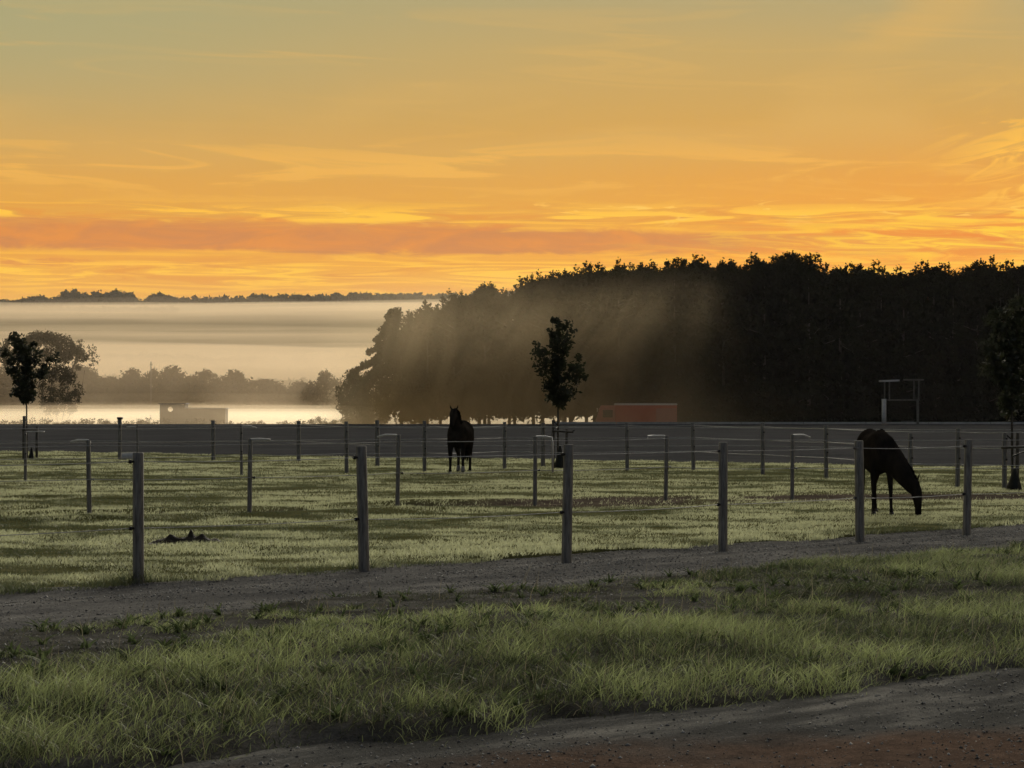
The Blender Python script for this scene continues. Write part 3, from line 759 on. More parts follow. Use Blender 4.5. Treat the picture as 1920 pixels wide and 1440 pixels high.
# ------------------------------------------------------------------ horses
M_COAT = mat('black_coat', (0.012, 0.011, 0.010), (0.030, 0.025, 0.021), 4, .7, 0, spec=0)
M_MANE = mat('mane_hair', (0.004, 0.004, 0.004), (0.009, 0.008, 0.008), 12, .8, .006, 30, spec=0, stretch=(1, 1, .2))
M_SOCK = mat('sock_hair', (0.20, 0.19, 0.17), (0.30, 0.28, 0.25), 20, .8)
M_HOOF = mat('hoof', (0.02, 0.018, 0.016), (0.035, 0.03, 0.028), 20, .6)
M_EYE = mat('eye_gloss', (0.004, 0.004, 0.004), None, rough=.1, spec=.5)
def horse(label, loc, yaw, grazing, legs, socks=()):
    t = thing('horse', label, 'horse', (*loc, 0.03), yaw)
    if grazing: t.scale = (1, .74, 1)
    b = MB()
    b.loft([((-.86, 0, 1.06), .05, .07), ((-.80, 0, 1.06), .15, .18), ((-.68, 0, 1.07), .245, .27), ((-.5, 0, 1.07), .29, .305), ((-.25, 0, 1.00), .30, .32), ((0, 0, .97), .305, .335), ((.22, 0, .99), .285, .345), ((.40, 0, 1.02), .25, .345), ((.55, 0, 1.02), .215, .29), ((.66, 0, 1.0), .14, .2), ((.71, 0, .99), .05, .08)], 20)
    if grazing:
        neck = [((.28, 0, 1.14), .15, .24), ((.50, .07, 1.03), .16, .27), ((.70, .23, .83), .145, .23), ((.86, .38, .63), .12, .18), ((.97, .47, .49), .09, .13), ((1.02, .52, .42), .06, .09)]
        head = [((.97, .50, .56), .06, .07), ((1.03, .52, .50), .095, .12), ((1.10, .54, .38), .105, .135), ((1.14, .55, .26), .085, .105), ((1.15, .555, .14), .066, .08), ((1.15, .555, .06), .066, .072), ((1.145, .555, .03), .04, .05)]
        ears = [[(.99, .51 + s * .065, .56), (.97, .52 + s * .10, .64), (.97, .54 + s * .12, .71)] for s in (-1, 1)]
        mane = [(.28, 0, 1.38), (.52, .07, 1.28), (.76, .25, 1.03), (.92, .40, .80), (1.0, .50, .60)]
        eye = (1.09, .555, .42)
    else:
        neck = [((.34, 0, 1.10), .15, .24), ((.50, 0, 1.18), .145, .245), ((.64, 0, 1.32), .12, .20), ((.74, 0, 1.46), .095, .155), ((.82, 0, 1.57), .08, .12), ((.86, 0, 1.62), .055, .08)]
        head = [((.79, 0, 1.61), .05, .05), ((.85, 0, 1.585), .092, .11), ((.94, 0, 1.50), .10, .13), ((1.03, 0, 1.40), .08, .10), ((1.11, 0, 1.30), .062, .075), ((1.16, 0, 1.23), .062, .068), ((1.18, 0, 1.20), .04, .05)]
        ears = [[(.82, s * .06, 1.64), (.83, s * .095, 1.71), (.845, s * .115, 1.80)] for s in (-1, 1)]
        mane = [(.22, 0, 1.36), (.42, 0, 1.46), (.56, 0, 1.56), (.68, 0, 1.65), (.80, 0, 1.68)]
        eye = (.93, 0, 1.555)
    b.loft(neck, 16); b.loft(head, 14)
    for e in ears: b.loft([(e[0], .036, .028), (e[1], .032, .018), (e[2], .006, .005)], 8)
    for kind, s, dx, lift in legs:
        if kind == 'f':
            P = [((.40, s * .13, 1.0), .11, .17), ((.42 + dx * .2, s * .155, .80), .095, .125), ((.43 + dx * .45, s * .16, .66), .07, .085), ((.45 + dx * .75, s * .16, .42), .048, .056), ((.445 + dx * .8, s * .16, .36), .04, .045), ((.45 + dx * .95, s * .16, .15), .036, .042), ((.455 + dx, s * .16, .115), .042, .048), ((.49 + dx, s * .16, .055), .045, .05), ((.50 + dx, s * .16, .0), .056, .062)]
        else:
            P = [((-.55, s * .13, 1.10), .13, .22), ((-.50 + dx * .2, s * .165, .90), .13, .20), ((-.50 + dx * .4, s * .175, .74), .095, .145), ((-.63 + dx * .7, s * .165, .57), .06, .075), ((-.70 + dx * .8, s * .16, .49), .05, .062), ((-.685 + dx * .9, s * .16, .40), .04, .046), ((-.665 + dx, s * .16, .16), .037, .044), ((-.66 + dx, s * .16, .12), .043, .05), ((-.63 + dx, s * .16, .055), .046, .052), ((-.615 + dx, s * .16, .0), .058, .064)]
        b.loft(P, 12, up=(1, 0, 0))
    o = b.build('body', M_COAT, t, True)
    m = o.modifiers.new('r', 'REMESH'); m.mode = 'VOXEL'; m.voxel_size = 0.02
    m2 = o.modifiers.new('s', 'SMOOTH'); m2.factor = .5; m2.iterations = 5
    dg = bpy.context.evaluated_depsgraph_get()
    me = bpy.data.meshes.new_from_object(o.evaluated_get(dg)); o.modifiers.clear(); o.data = me
    for p in me.polygons: p.use_smooth = True
    if not me.materials: me.materials.append(M_COAT)
    # mane: a ragged crest of locks falling to one side
    mb = MB()
    for i in range(len(mane) - 1):
        for k in range(7):
            q = (k + random.random()) / 7; px_ = mane[i][0] + (mane[i + 1][0] - mane[i][0]) * q; py_ = mane[i][1] + (mane[i + 1][1] - mane[i][1]) * q; pz = mane[i][2] + (mane[i + 1][2] - mane[i][2]) * q
            L = random.uniform(.16, .28); s = 1
            mb.loft([((px_, py_, pz - .02), .02, .03), ((px_ + .01, py_ + s * .05, pz - .03), .022, .028), ((px_ + .02, py_ + s * .12, pz - L * .5), .016, .025), ((px_ + .03 + random.uniform(-.02, .03), py_ + s * .13, pz - L), .004, .006)], 6)
    mb.build('mane', M_MANE, t, True)
    tl = MB()
    for k in range(9):
        a = random.uniform(-.05, .05); c = random.uniform(-.05, .05)
        tl.loft([((-.84, 0, 1.17), .03, .03), ((-.92 + c * .3, a * .4, 1.08), .035, .035), ((-.96 + c, a, .75), .03, .04), ((-.95 + c, a * 1.4, .48), .022, .03), ((-.94 + c, a * 1.5, .30 + random.uniform(-.05, .08)), .004, .006)], 6)
    tl.build('tail', M_MANE, t, True)
    for s in (-1, 1):
        MB().loft([((eye[0], eye[1] + s * .075, eye[2]), .004, .004), ((eye[0], eye[1] + s * .088, eye[2]), .018, .015), ((eye[0], eye[1] + s * .098, eye[2]), .004, .004)], 8).build('eye', M_EYE, t, True)
    for kind, s, dx, lift in legs:
        cx = .497 + dx if kind == 'f' else -.618 + dx
        MB().loft([((cx - .02, s * .16, .06), .05, .056), ((cx + .005, s * .16, .0), .064, .072)], 12, up=(1, 0, 0)).build('hoof', M_HOOF, t, True)
        if (kind, s) in socks:
            fx = cx - .045
            MB().loft([((fx - .002, s * .16, .21), .045, .052), ((fx, s * .16, .13), .054, .06), ((fx + .03, s * .16, .06), .054, .06)], 12, up=(1, 0, 0)).build('sock', M_SOCK, t, True)
    return t
def yaw_of(fx, fy): return math.atan2(fy, fx)
horse('black horse standing alert with raised head facing the camera', (-1.33, 61.06), yaw_of(-.15, -.99), False, [('f', 1, .0, 0), ('f', -1, .03, 0), ('h', 1, .05, 0), ('h', -1, -.06, 0)], {('h', -1), ('f', 1)})
horse('black horse grazing with its muzzle on the grass beside a fence post', (XD(1642, 37.95), 37.95), yaw_of(.06, -.998), True, [('f', 1, .12, 0), ('f', -1, -.10, 0), ('h', 1, .05, 0), ('h', -1, -.06, 0)])

# ------------------------------------------------------------------ beyond the arena: kerb, timber stand, lorry, shed, mast
M_KERB = mat('kerb_wood', (0.42, 0.41, 0.36), (0.58, 0.56, 0.50), 2, .9)
kb = MB()
for k in range(9):
    xa = XD(1040, 238) + k * 6.2
    kb.box((xa + 3.05, 238.6 - .35 * 0, .07), (6.15, .10, .26), 0, .01)
tag(kb.build('kerb', M_KERB), kind='structure')

M_TIMBER = mat('stand_timber', (0.10, 0.095, 0.08), (0.17, 0.16, 0.13), 6, .9)
M_WHITE = mat('white_paint', (0.55, 0.54, 0.48), (0.70, 0.69, 0.62), 5, .7)
d = 236.5
st_ = thing('timber_stand', 'dark timber frame with two flat caps and one thick white pillar before the black wood', 'stand', (XD(1690, d), d, 0))
ox = XD(1690, d)
def sx(px): return XD(px, d) - ox
zz = lambda py: ZD(py, d)
MB().tube([(sx(1657.5), 0, -.1), (sx(1657.5), 0, zz(748))], .23, 16).build('pillar', M_WHITE, st_, True)
for px, a, bt, w in ((1659, 715, 748, .07), (1668, 714, 752, .07), (1714, 714, 750, .06), (1723, 714, 750, .07), (1721, 750, 797, .13)):
    MB().box((sx(px), .1, (zz(a) + zz(bt)) / 2), (w * 1.7, w * 1.7, zz(a) - zz(bt))).build('post', M_TIMBER, st_)
MB().box((sx(1694), .1, zz(750)), (sx(1724) - sx(1664), .14, .14)).build('crossbeam', M_TIMBER, st_)
MB().box((sx(1667), -.1, zz(714)), (sx(1685) - sx(1650), 1.4, .16), 0, .02, math.radians(-2)).build('cap', M_WHITE, st_)
MB().box((sx(1714), .3, zz(712)), (sx(1732) - sx(1697), 1.2, .14), 0, .02).build('cap', M_TIMBER, st_)
MB().box((sx(1702), .1, zz(790)), (sx(1715) - sx(1692), .3, .10)).build('step', M_TIMBER, st_)

M_RED = mat('red_paint', (0.70, 0.13, 0.085), (0.78, 0.17, 0.11), 1.2, .45, spec=.5)
M_RED2 = mat('faded_red_paint', (0.66, 0.24, 0.18), (0.74, 0.30, 0.22), 1.2, .5, spec=.5)
M_CREAM = mat('cream_paint', (0.78, 0.74, 0.66), (0.86, 0.82, 0.75), 1.5, .4, spec=.5)
M_GLASS = mat('dark_glass', (0.02, 0.022, 0.025), None, rough=.08, spec=.8)
M_TYRE = mat('tyre_rubber', (0.015, 0.015, 0.015), (0.03, 0.03, 0.03), 9, .9)
M_STEEL = mat('grey_steel', (0.25, 0.25, 0.25), (0.35, 0.35, 0.34), 9, .45)
d = 248.5
zg = float(z_ground(np.array([14.]), np.array([d]))[0])
lo_ = thing('lorry', 'red and cream horse lorry parked in the mist beyond the arena', 'lorry', (XD(1193, d), d, zg))
Lh = (1268 - 1118) * d / FPX / 2; H = ZD(759, d) - zg
MB().box((.95, 0, .55 + (H - .55) / 2), (2 * Lh - 1.9, 2.4, H - .55), 0, .08).build('body', M_RED, lo_)
MB().box((Lh - 1.1, -1.215, .75 + (H - 1.1) / 2), (2.1, .03, H - 1.1), 0, .005).build('side_panel', M_RED2, lo_)
MB().box((.95, 0, H + .05), (2 * Lh - 1.85, 2.46, .20), 0, .06).build('roof', M_CREAM, lo_)
cb = MB()
prof = [(-Lh, .5), (-Lh, 1.35), (-Lh + .28, H - .45), (-Lh + .55, H - .05), (-Lh + 1.86, H - .05), (-Lh + 1.86, .5)]
for s in (-1, 1): pass
vs = [(px_, -1.15, pz) for px_, pz in prof] + [(px_, 1.15, pz) for px_, pz in prof]
k = len(prof)
cb.add(vs, [tuple(range(k)), tuple(range(2 * k - 1, k - 1, -1))] + [(i, i + k, (i + 1) % k + k, (i + 1) % k) for i in range(k)])
cab = cb.build('cab', M_RED2, lo_)
MB().box((-Lh + 1.15, -1.165, 1.95), (1.0, .03, .75), 0, .005).build('side_window', M_GLASS, cab)
MB().box((-Lh + .08, 0, 1.9), (.03, 1.9, .85), 0, .005, math.radians(17)).build('windscreen', M_GLASS, cab)
for s in (-1, 1):
    MB().box((-Lh - .03, s * .85, .9), (.06, .28, .2), 0, .01).build('headlight', M_STEEL, cab)
    for wx in (-Lh + 1.0, Lh - 2.3):
        w = MB().tube([(wx, s * 1.16, .45), (wx, s * .86, .45)], .45, 18).build('wheel', M_TYRE, lo_, True)
        MB().tube([(wx, s * 1.18, .45), (wx, s * 1.15, .45)], .24, 14).build('rim', M_STEEL, w, True)
MB().box((-Lh + .06, -1.30, 2.35), (.10, .16, .42), 0, .02).build('mirror', M_CREAM, lo_)
MB().box((.95, 0, .60), (2 * Lh - 2.2, 2.0, .2)).build('chassis', M_BLACK, lo_)

M_SHED = mat('shed_boards', (0.06, 0.058, 0.04), (0.10, 0.095, 0.07), 3, .9, .01, 8, stretch=(4, 4, .3))
M_ROOF = mat('shed_roof', (0.16, 0.155, 0.14), (0.24, 0.23, 0.21), 2, .7)
d = 296.0
zg = float(z_ground(np.array([-39.]), np.array([d]))[0])
xl, xm, xr = (XD(p, d) for p in (303, 350, 425))
sh = thing('shed', 'low L shaped shed with a round opening standing in bright mist', 'shed', (xm, d, zg))
h1, h2 = ZD(758, d) - zg, ZD(766.5, d) - zg
wl, wr = xm - xl, xr - xm
hx0, hx1 = XD(318, d) - xm, XD(327.5, d) - xm
hz0, hz1 = ZD(770.5, d) - zg, ZD(764, d) - zg
for yy in (-1.5, 1.5):       # front and back wall, each pierced by a round opening
    ring = 20; cx, cz, rr = (hx0 + hx1) / 2, (hz0 + hz1) / 2, (hx1 - hx0) / 2
    if yy > 0: cx = (cx + xm) * (d + 1.5) / (d - 1.5) - xm; cz = (cz + zg - EYE) * (d + 1.5) / (d - 1.5) + EYE - zg; rr *= 1.15
    b = MB(); vi = []; vo = []
    for k in range(ring):
        a = 2 * math.pi * (k + .5) / ring; ca, sa = math.cos(a), math.sin(a)
        vi.append((cx + rr * ca, cz + rr * sa))
        t_ = min((0 - cx) / ca if ca > 0 else (-wl - cx) / ca, (h1 - cz) / sa if sa > 0 else (0 - cz) / sa)
        vo.append((cx + t_ * ca, cz + t_ * sa))
    vs = []
    for q in (-.05, .05): vs += [(p[0], yy + q, p[1]) for p in vi] + [(p[0], yy + q, p[1]) for p in vo]
    fs = []
    for k in range(ring):
        j = (k + 1) % ring
        fs += [(k, j, ring + j, ring + k), (2 * ring + j, 2 * ring + k, 3 * ring + k, 3 * ring + j), (j, k, 2 * ring + k, 2 * ring + j), (ring + k, ring + j, 3 * ring + j, 3 * ring + k)]
    b.add(vs, fs).build('wall', M_SHED, sh)
for xx in (-wl + .05, -.05): MB().box((xx, 0, h1 / 2), (.1, 2.88, h1 - .01)).build('wall', M_SHED, sh)
MB().box((-wl / 2, 0, h1 + .06), (wl + .3, 3.5, .10), 0, .01).build('roof', M_ROOF, sh)
MB().box((wr / 2, 0, h2 / 2), (wr, 2.8, h2)).build('lean_to', M_SHED, sh)
MB().box((wr / 2 + .05, 0, h2 + .07), (wr + .2, 3.3, .12), 0, .01, math.radians(.6)).build('roof', M_ROOF, sh)

# ------------------------------------------------------------------ trees
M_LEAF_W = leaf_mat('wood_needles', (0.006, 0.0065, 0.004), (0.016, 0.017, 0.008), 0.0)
M_LEAF_M = leaf_mat('misty_leaves', (0.022, 0.022, 0.011), (0.055, 0.050, 0.025), 0.2)
M_TRUNK = mat('old_bark', (0.03, 0.025, 0.02), (0.06, 0.05, 0.04), 3, .95)
def limb_mesh(t, h, crown_lo, R, rs, n=9, r0=.22, multi=1, name='trunk'):
    b = MB()
    for m in range(multi):
        ang = rs.uniform(0, 6.28); sp_ = 0 if multi == 1 else R * .35
        tx, ty = math.cos(ang) * sp_, math.sin(ang) * sp_
        if multi > 1: tx = (m - (multi - 1) / 2) * R * .7
        b.tube([(tx * .15, 0, -.4), (tx * .2, 0, .3), (tx * .6, ty * .4, h * .35), (tx * .9, ty, h * .7), (tx, ty, h * .96)], [r0 * 1.25, r0, r0 * .75, r0 * .4, .03], 9)
    for k in range(n):
        a = rs.uniform(0, 6.28); z0 = h * rs.uniform(crown_lo, .8); L = R * rs.uniform(.6, .95) * (1.1 - (z0 / h) * .5)
        b.tube([(0, 0, z0), (math.cos(a) * L * .5, math.sin(a) * L * .5, z0 + L * .15), (math.cos(a) * L, math.sin(a) * L, z0 + L * .3)], [r0 * .35, r0 * .2, .03], 6)
    return b.build(name, M_TRUNK, t, True)
def crown_proto(name, label, cat, h, R, lo, kind, seed, m, ncl=80, nper=60, leaf=.26, crad=.85, multi=1, r0=.22):
    rs = np.random.default_rng(seed)
    t = thing(name, label, cat, (0, 0, -50))
    limb_mesh(t, h, lo + .1, R, rs, 8, r0, multi)
    C = []; S = []
    while len(C) < ncl:
        q = rs.uniform(0, 1)
        z = lo + (1 - lo) * q
        if kind == 'pine': prof = (1 - q) ** .55 * (.55 + .45 * min(1, q / .12)) + .06
        elif kind == 'round': prof = math.sqrt(max(0.0, 1 - (2 * q - .9) ** 2 * .82)) if q < .97 else .2
        elif kind == 'umbrella': prof = (0.45 + .55 * min(1, q / .45)) * math.sqrt(max(0, 1 - max(0, (q - .45) / .55) ** 2))
        else: prof = .8
        a = rs.uniform(0, 6.28); r = R * prof * rs.uniform(.15, 1.0) ** .5 * rs.uniform(.82, 1.12)
        if kind == 'umbrella' and q < .4 and rs.uniform() < .6: continue
        C.append((math.cos(a) * r, math.sin(a) * r, z * h)); S.append(crad * rs.uniform(.55, 1.3) * (1 - .45 * q if kind == 'pine' else 1))
    C = np.array(C); S = np.array(S)
    V, F, tn = leaf_cloud(C, S, nper, leaf, rs.uniform(.1, .9, len(C)))
    if kind == 'pine':      # leaders: upright candle shoots at the top of the crown
        top = []
        for k in range(20):
            a = rs.uniform(0, 6.28); r = R * .62 * rs.uniform(0, 1) ** .6; z = h * (1.0 - .20 * (r / R) ** 1.2) - rs.uniform(.2, .9)
            L = rs.uniform(1.0, 2.3)
            for s in np.linspace(0, 1, 12): top.append((math.cos(a) * r + rs.normal(0, .03), math.sin(a) * r + rs.normal(0, .03), z + L * s))
            for s in (.25, .5, .72):
                for w in range(4):
                    b_ = rs.uniform(0, 6.28)
                    for e in (.12, .24, .36): top.append((math.cos(a) * r + math.cos(b_) * e * 1.9 * (1.15 - s), math.sin(a) * r + math.sin(b_) * e * 1.9 * (1.15 - s), z + L * s + e * .9))
        V2, F2, t2 = leaf_cloud(np.array(top), np.full(len(top), .08), 2, .15)
        F = np.concatenate([F, F2 + len(V)]); V = np.concatenate([V, V2]); tn = np.concatenate([tn, t2])
    link('crown', mesh_np('crown', V, F, m, False, {'tone': tn}), t)
    return t
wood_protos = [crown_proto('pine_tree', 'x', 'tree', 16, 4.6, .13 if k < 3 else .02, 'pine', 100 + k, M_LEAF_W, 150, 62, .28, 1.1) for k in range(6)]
OUT = [(690, 720), (720, 640), (750, 598), (780, 572), (830, 556), (870, 540), (910, 530), (960, 540), (1000, 516), (1050, 507), (1090, 498), (1180, 494), (1230, 490), (1270, 486), (1320, 484), (1350, 482), (1400, 500), (1440, 476), (1500, 474), (1540, 488), (1600, 494), (1650, 496), (1690, 512), (1720, 500), (1760, 486), (1810, 500), (1860, 490), (1920, 490), (2100, 488)]
def top_at(px): return float(np.interp(px, [p[0] for p in OUT], [p[1] for p in OUT]))
used = set(); wood_n = 0
def wood(px, d, ti, label, group, ks=1.0, topadj=0.0, root=None):
    global wood_n
    z0 = float(z_ground(np.array([XD(px, d)]), np.array([d]))[0])
    h = ZD(top_at(px) + topadj + 13, d) - z0
    s = h / 16.4
    p = wood_protos[ti]
    rz = random.uniform(0, 6.28)
    sc = (s * ks, s * ks, s)
    if ti not in used:
        used.add(ti); o = p; o.location = (XD(px, d), d, z0); o.rotation_euler = (0, 0, rz); o.scale = sc; o['label'] = label
        if group: o['group'] = group
    else: o = dup(p, (XD(px, d), d, z0), rz, sc, label, group)
    if not group and 'group' in o: del o['group']
    return o
G_M = 'misty trees at the left of the wood'; L_M = 'tall pine veiled by drifting mist in the left half of the wood'
G_D = 'black trees of the right of the wood'; L_D = 'tall black pine packed in the unlit right half of the wood'
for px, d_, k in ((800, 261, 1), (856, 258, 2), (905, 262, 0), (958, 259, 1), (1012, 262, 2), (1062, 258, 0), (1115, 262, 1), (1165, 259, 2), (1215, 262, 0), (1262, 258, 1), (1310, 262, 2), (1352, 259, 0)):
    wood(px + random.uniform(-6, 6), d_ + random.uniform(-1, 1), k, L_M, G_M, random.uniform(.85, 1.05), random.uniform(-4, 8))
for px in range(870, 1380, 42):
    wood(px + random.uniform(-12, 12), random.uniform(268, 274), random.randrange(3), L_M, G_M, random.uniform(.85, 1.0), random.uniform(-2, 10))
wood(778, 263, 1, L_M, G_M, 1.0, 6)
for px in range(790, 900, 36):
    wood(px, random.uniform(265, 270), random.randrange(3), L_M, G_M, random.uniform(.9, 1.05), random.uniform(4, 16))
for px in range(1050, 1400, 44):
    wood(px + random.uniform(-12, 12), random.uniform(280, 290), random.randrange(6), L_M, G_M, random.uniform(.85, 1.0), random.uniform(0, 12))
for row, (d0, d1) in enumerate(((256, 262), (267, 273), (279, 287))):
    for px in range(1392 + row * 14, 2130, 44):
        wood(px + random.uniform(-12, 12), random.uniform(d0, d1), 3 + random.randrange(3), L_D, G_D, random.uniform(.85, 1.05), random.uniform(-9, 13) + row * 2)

ep = wood(752, 258, 0, 'outermost pine at the left end of the wood with spreading boughs', None, 1.0, 14)
# its long boughs reach out over the valley
rs_ = np.random.default_rng(77)
for (xa, ya, xb, yb) in ((745, 600, 716, 622), (740, 618, 706, 640), (738, 640, 690, 664), (735, 660, 700, 676), (730, 672, 668, 694), (742, 590, 728, 600), (735, 690, 690, 706)):
    cl = []; rd = []
    for t_ in np.linspace(0, 1, 13):
        px_, py_ = xa + (xb - xa) * t_, ya + (yb - ya) * t_ - 5 * math.sin(t_ * 3.1)
        for q in range(3):
            cl.append((XD(px_, 258) + rs_.normal(0, .12), 258 + rs_.normal(0, .5), ZD(py_, 258) + rs_.normal(0, .14))); rd.append(.75 * (1.1 - .85 * t_))
    V, F, tn = leaf_cloud(np.array(cl), np.array(rd) * .8, 26, .22)
    V = V - np.array([*ep.location]); 
    ca, sa = math.cos(-ep.rotation_euler.z), math.sin(-ep.rotation_euler.z)
    V = np.stack([V[:, 0] * ca - V[:, 1] * sa, V[:, 0] * sa + V[:, 1] * ca, V[:, 2]], 1) / np.array([*ep.scale])
    link('bough', mesh_np('bough', V, F, M_LEAF_W, False, {'tone': tn}), ep)

# far trees in the valley mist
far_round = crown_proto('hedge_tree', 'x', 'tree', 8, 3.6, .12, 'round', 301, M_LEAF_M, 90, 55, .28, .95)
far_round2 = crown_proto('hedge_tree', 'x', 'tree', 8, 3.6, .1, 'round', 302, M_LEAF_M, 80, 60, .28, 1.0)
first = {0: True, 1: True}
def far(px, top, d, wpx, which, label, group=None):
    p = (far_round, far_round2)[which]
    x = XD(px, d); z0 = float(z_ground(np.array([x]), np.array([d]))[0])
    s = (ZD(top, d) - z0) / 8.1; sw = (wpx * d / FPX / 2) / 3.2
    rz = random.uniform(0, 6.28)
    if first[which]:
        first[which] = False; o = p; o.location = (x, d, z0); o.rotation_euler = (0, 0, rz); o.scale = (sw, sw, s); o['label'] = label
    else: o = dup(p, (x, d, z0), rz, (sw, sw, s), label)
    if group: o['group'] = group
    elif 'group' in o: del o['group']
GH = 'round trees of the misty far hedge'
for a in ((16, 692, 402, 90, 0, 'misty round tree behind the left young tree, cut by the left edge'),
          (152, 694, 408, 95, 1, 'misty round tree under the right side of the umbrella shaped tree'),
          (198, 712, 425, 70, 0, 'small misty tree just left of the thin mast'),
          (247, 700, 410, 60, 1, 'misty hedge tree with two humps left of the mast'),
          (288, 699, 412, 62, 0, 'misty hedge tree directly behind the thin mast'),
          (322, 696, 408, 74, 1, 'tallest misty hedge tree above the shed'),
          (384, 700, 404, 72, 0, 'darker misty hedge tree right above the shed roof end'),
          (440, 703, 414, 72, 1, 'misty hedge tree just right of the shed'),
          (486, 716, 420, 60, 0, 'last sloping tree at the right end of the long misty hedge'),
          (540, 738, 440, 60, 1, 'low dark bush in the dip between the hedge and the wood'),
          (612, 702, 398, 70, 0, 'misty round tree standing just left of the wood'),
          (664, 702, 290, 60, 1, 'pale bushy tree leaning against the left end of the wood'),
          (700, 700, 284, 62, 0, 'pale bush under the outermost pine of the wood'),
          (575, 728, 410, 50, 1, 'small dark bush left of the round tree near the wood')):
    far(*a)
for i in range(13):
    px = -40 + i * 50 + random.uniform(-14, 14)
    far(px, 716 + random.uniform(-7, 9), random.uniform(418, 440), 84, i % 2, 'low misty tree filling the gaps behind the far hedge', 'low trees behind the far hedge')

# large umbrella crowned tree and the many stemmed tree at left
d = 392.0; x = XD(78, d); z0 = float(z_ground(np.array([x]), np.array([d]))[0])
um = crown_proto('umbrella_tree', 'large misty tree with wide umbrella crown behind the left young tree', 'tree', ZD(629, d) - z0, 96 * d / FPX, .52, 'umbrella', 401, M_LEAF_M, 170, 60, .24, .95, 3, .3)
um.location = (x, d, z0)
d = 330.0; x = XD(112, d); z0 = float(z_ground(np.array([x]), np.array([d]))[0])
ms = crown_proto('multi_stem_tree', 'many stemmed brown tree in the mist just right of the left young tree', 'tree', ZD(690, d) - z0, 42 * d / FPX, .24, 'round', 402, M_LEAF_M, 120, 50, .15, .6, 4, .09)
ms.location = (x, d, z0)

M_MAST = mat('mast_steel', (0.08, 0.08, 0.075), (0.12, 0.12, 0.11), 6, .7)
d = 405.0; x = XD(283, d); z0 = float(z_ground(np.array([x]), np.array([d]))[0])
mt = MB().tube([(0, 0, -.3), (0, 0, 5), (0, 0, ZD(678, d) - z0)], [.14, .12, .09], 8)
mt.box((0.05, 0, ZD(684, d) - z0), (.5, .12, .12))
tag(mt.build('mast', M_MAST, None, True, (x, d, z0)), 'thin dark mast rising above the misty hedge', 'mast')

# low scrub at the far lip of the arena and scrub at the foot of the wood
def scrub(name, px0, px1, d, top, n, m, seed, leaf=.12):
    rs = np.random.default_rng(seed); C = []
    for k in range(n):
        px = rs.uniform(px0, px1); dd = d + rs.uniform(-3, 3)
        zc = float(z_ground(np.array([XD(px, dd)]), np.array([dd]))[0]); zt = ZD(top + rs.uniform(0, 9) + 3 * math.sin(px * .06), dd)
        if zt < zc + .1: zt = zc + .15
        for q in range(3): C.append((XD(px, dd) + rs.normal(0, .3), dd + rs.normal(0, .2), zc + (zt - zc) * rs.uniform(.1, 1)))
    V, F, tn = leaf_cloud(np.array(C), np.full(len(C), .34), 18, leaf)
    return tag(link(name, mesh_np(name, V, F, m, False, {'tone': tn})), kind='stuff')
scrub('scrub_vegetation', -60, 640, 288, 786, 240, M_LEAF_M, 501)
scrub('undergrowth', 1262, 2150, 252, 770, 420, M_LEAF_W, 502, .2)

# wooded crest of the far hill and the dim copse half way up
def treeline(name, fn, n, seed, rad, leaf, m):
    rs = np.random.default_rng(seed); C = []; S = []
    for k in range(n):
        x, y, h = fn(rs); z = float(z_ground(np.array([x]), np.array([y]))[0])
        for q in range(5):
            C.append((x + rs.normal(0, rad * .5), y + rs.normal(0, rad * .4), z + h * rs.uniform(.1, 1))); S.append(rad * rs.uniform(.5, 1.1))
    V, F, tn = leaf_cloud(np.array(C), np.array(S), 16, leaf)
    return tag(link(name, mesh_np(name, V, F, m, False, {'tone': tn})), kind='stuff')
def crest(rs):
    px = rs.uniform(-120, 1000); y = rs.uniform(2560, 2690)
    b = 4 + 9 * (fbm(np.array([px * .03]), np.array([2.]), 88, 2)[0])
    if 90 < px < 262: b += 7 * math.sin((px - 90) / 172 * math.pi) ** .7
    if 255 < px < 275: b *= .3
    return XD(px, y), y, 3 + b * rs.uniform(.5, 1.1)
treeline('crest_woods', crest, 1900, 601, 4.0, 2.2, M_LEAF_M)
def copse(rs):
    px = rs.uniform(500, 720); y = rs.uniform(560, 600)
    return XD(px, y), y, rs.uniform(2, 6) + 2 * math.sin(px * .05)
treeline('valley_woods', copse, 160, 602, 1.6, .6, M_LEAF_M)
for i, (pxa, pxb, yy, h) in enumerate(((-150, 560, 1000, 2.5), (150, 760, 1250, 3), (-150, 330, 2050, 4))):
    def hedge(rs, a=pxa, b=pxb, yy=yy, h=h):
        px = rs.uniform(a, b); y = yy + 25 * math.sin(px * .01) + rs.uniform(-6, 6); return XD(px, y), y, h * rs.uniform(.4, 1)
    treeline('hedge_foliage', hedge, 170, 610 + i, 3.0, 1.2, M_LEAF_M)

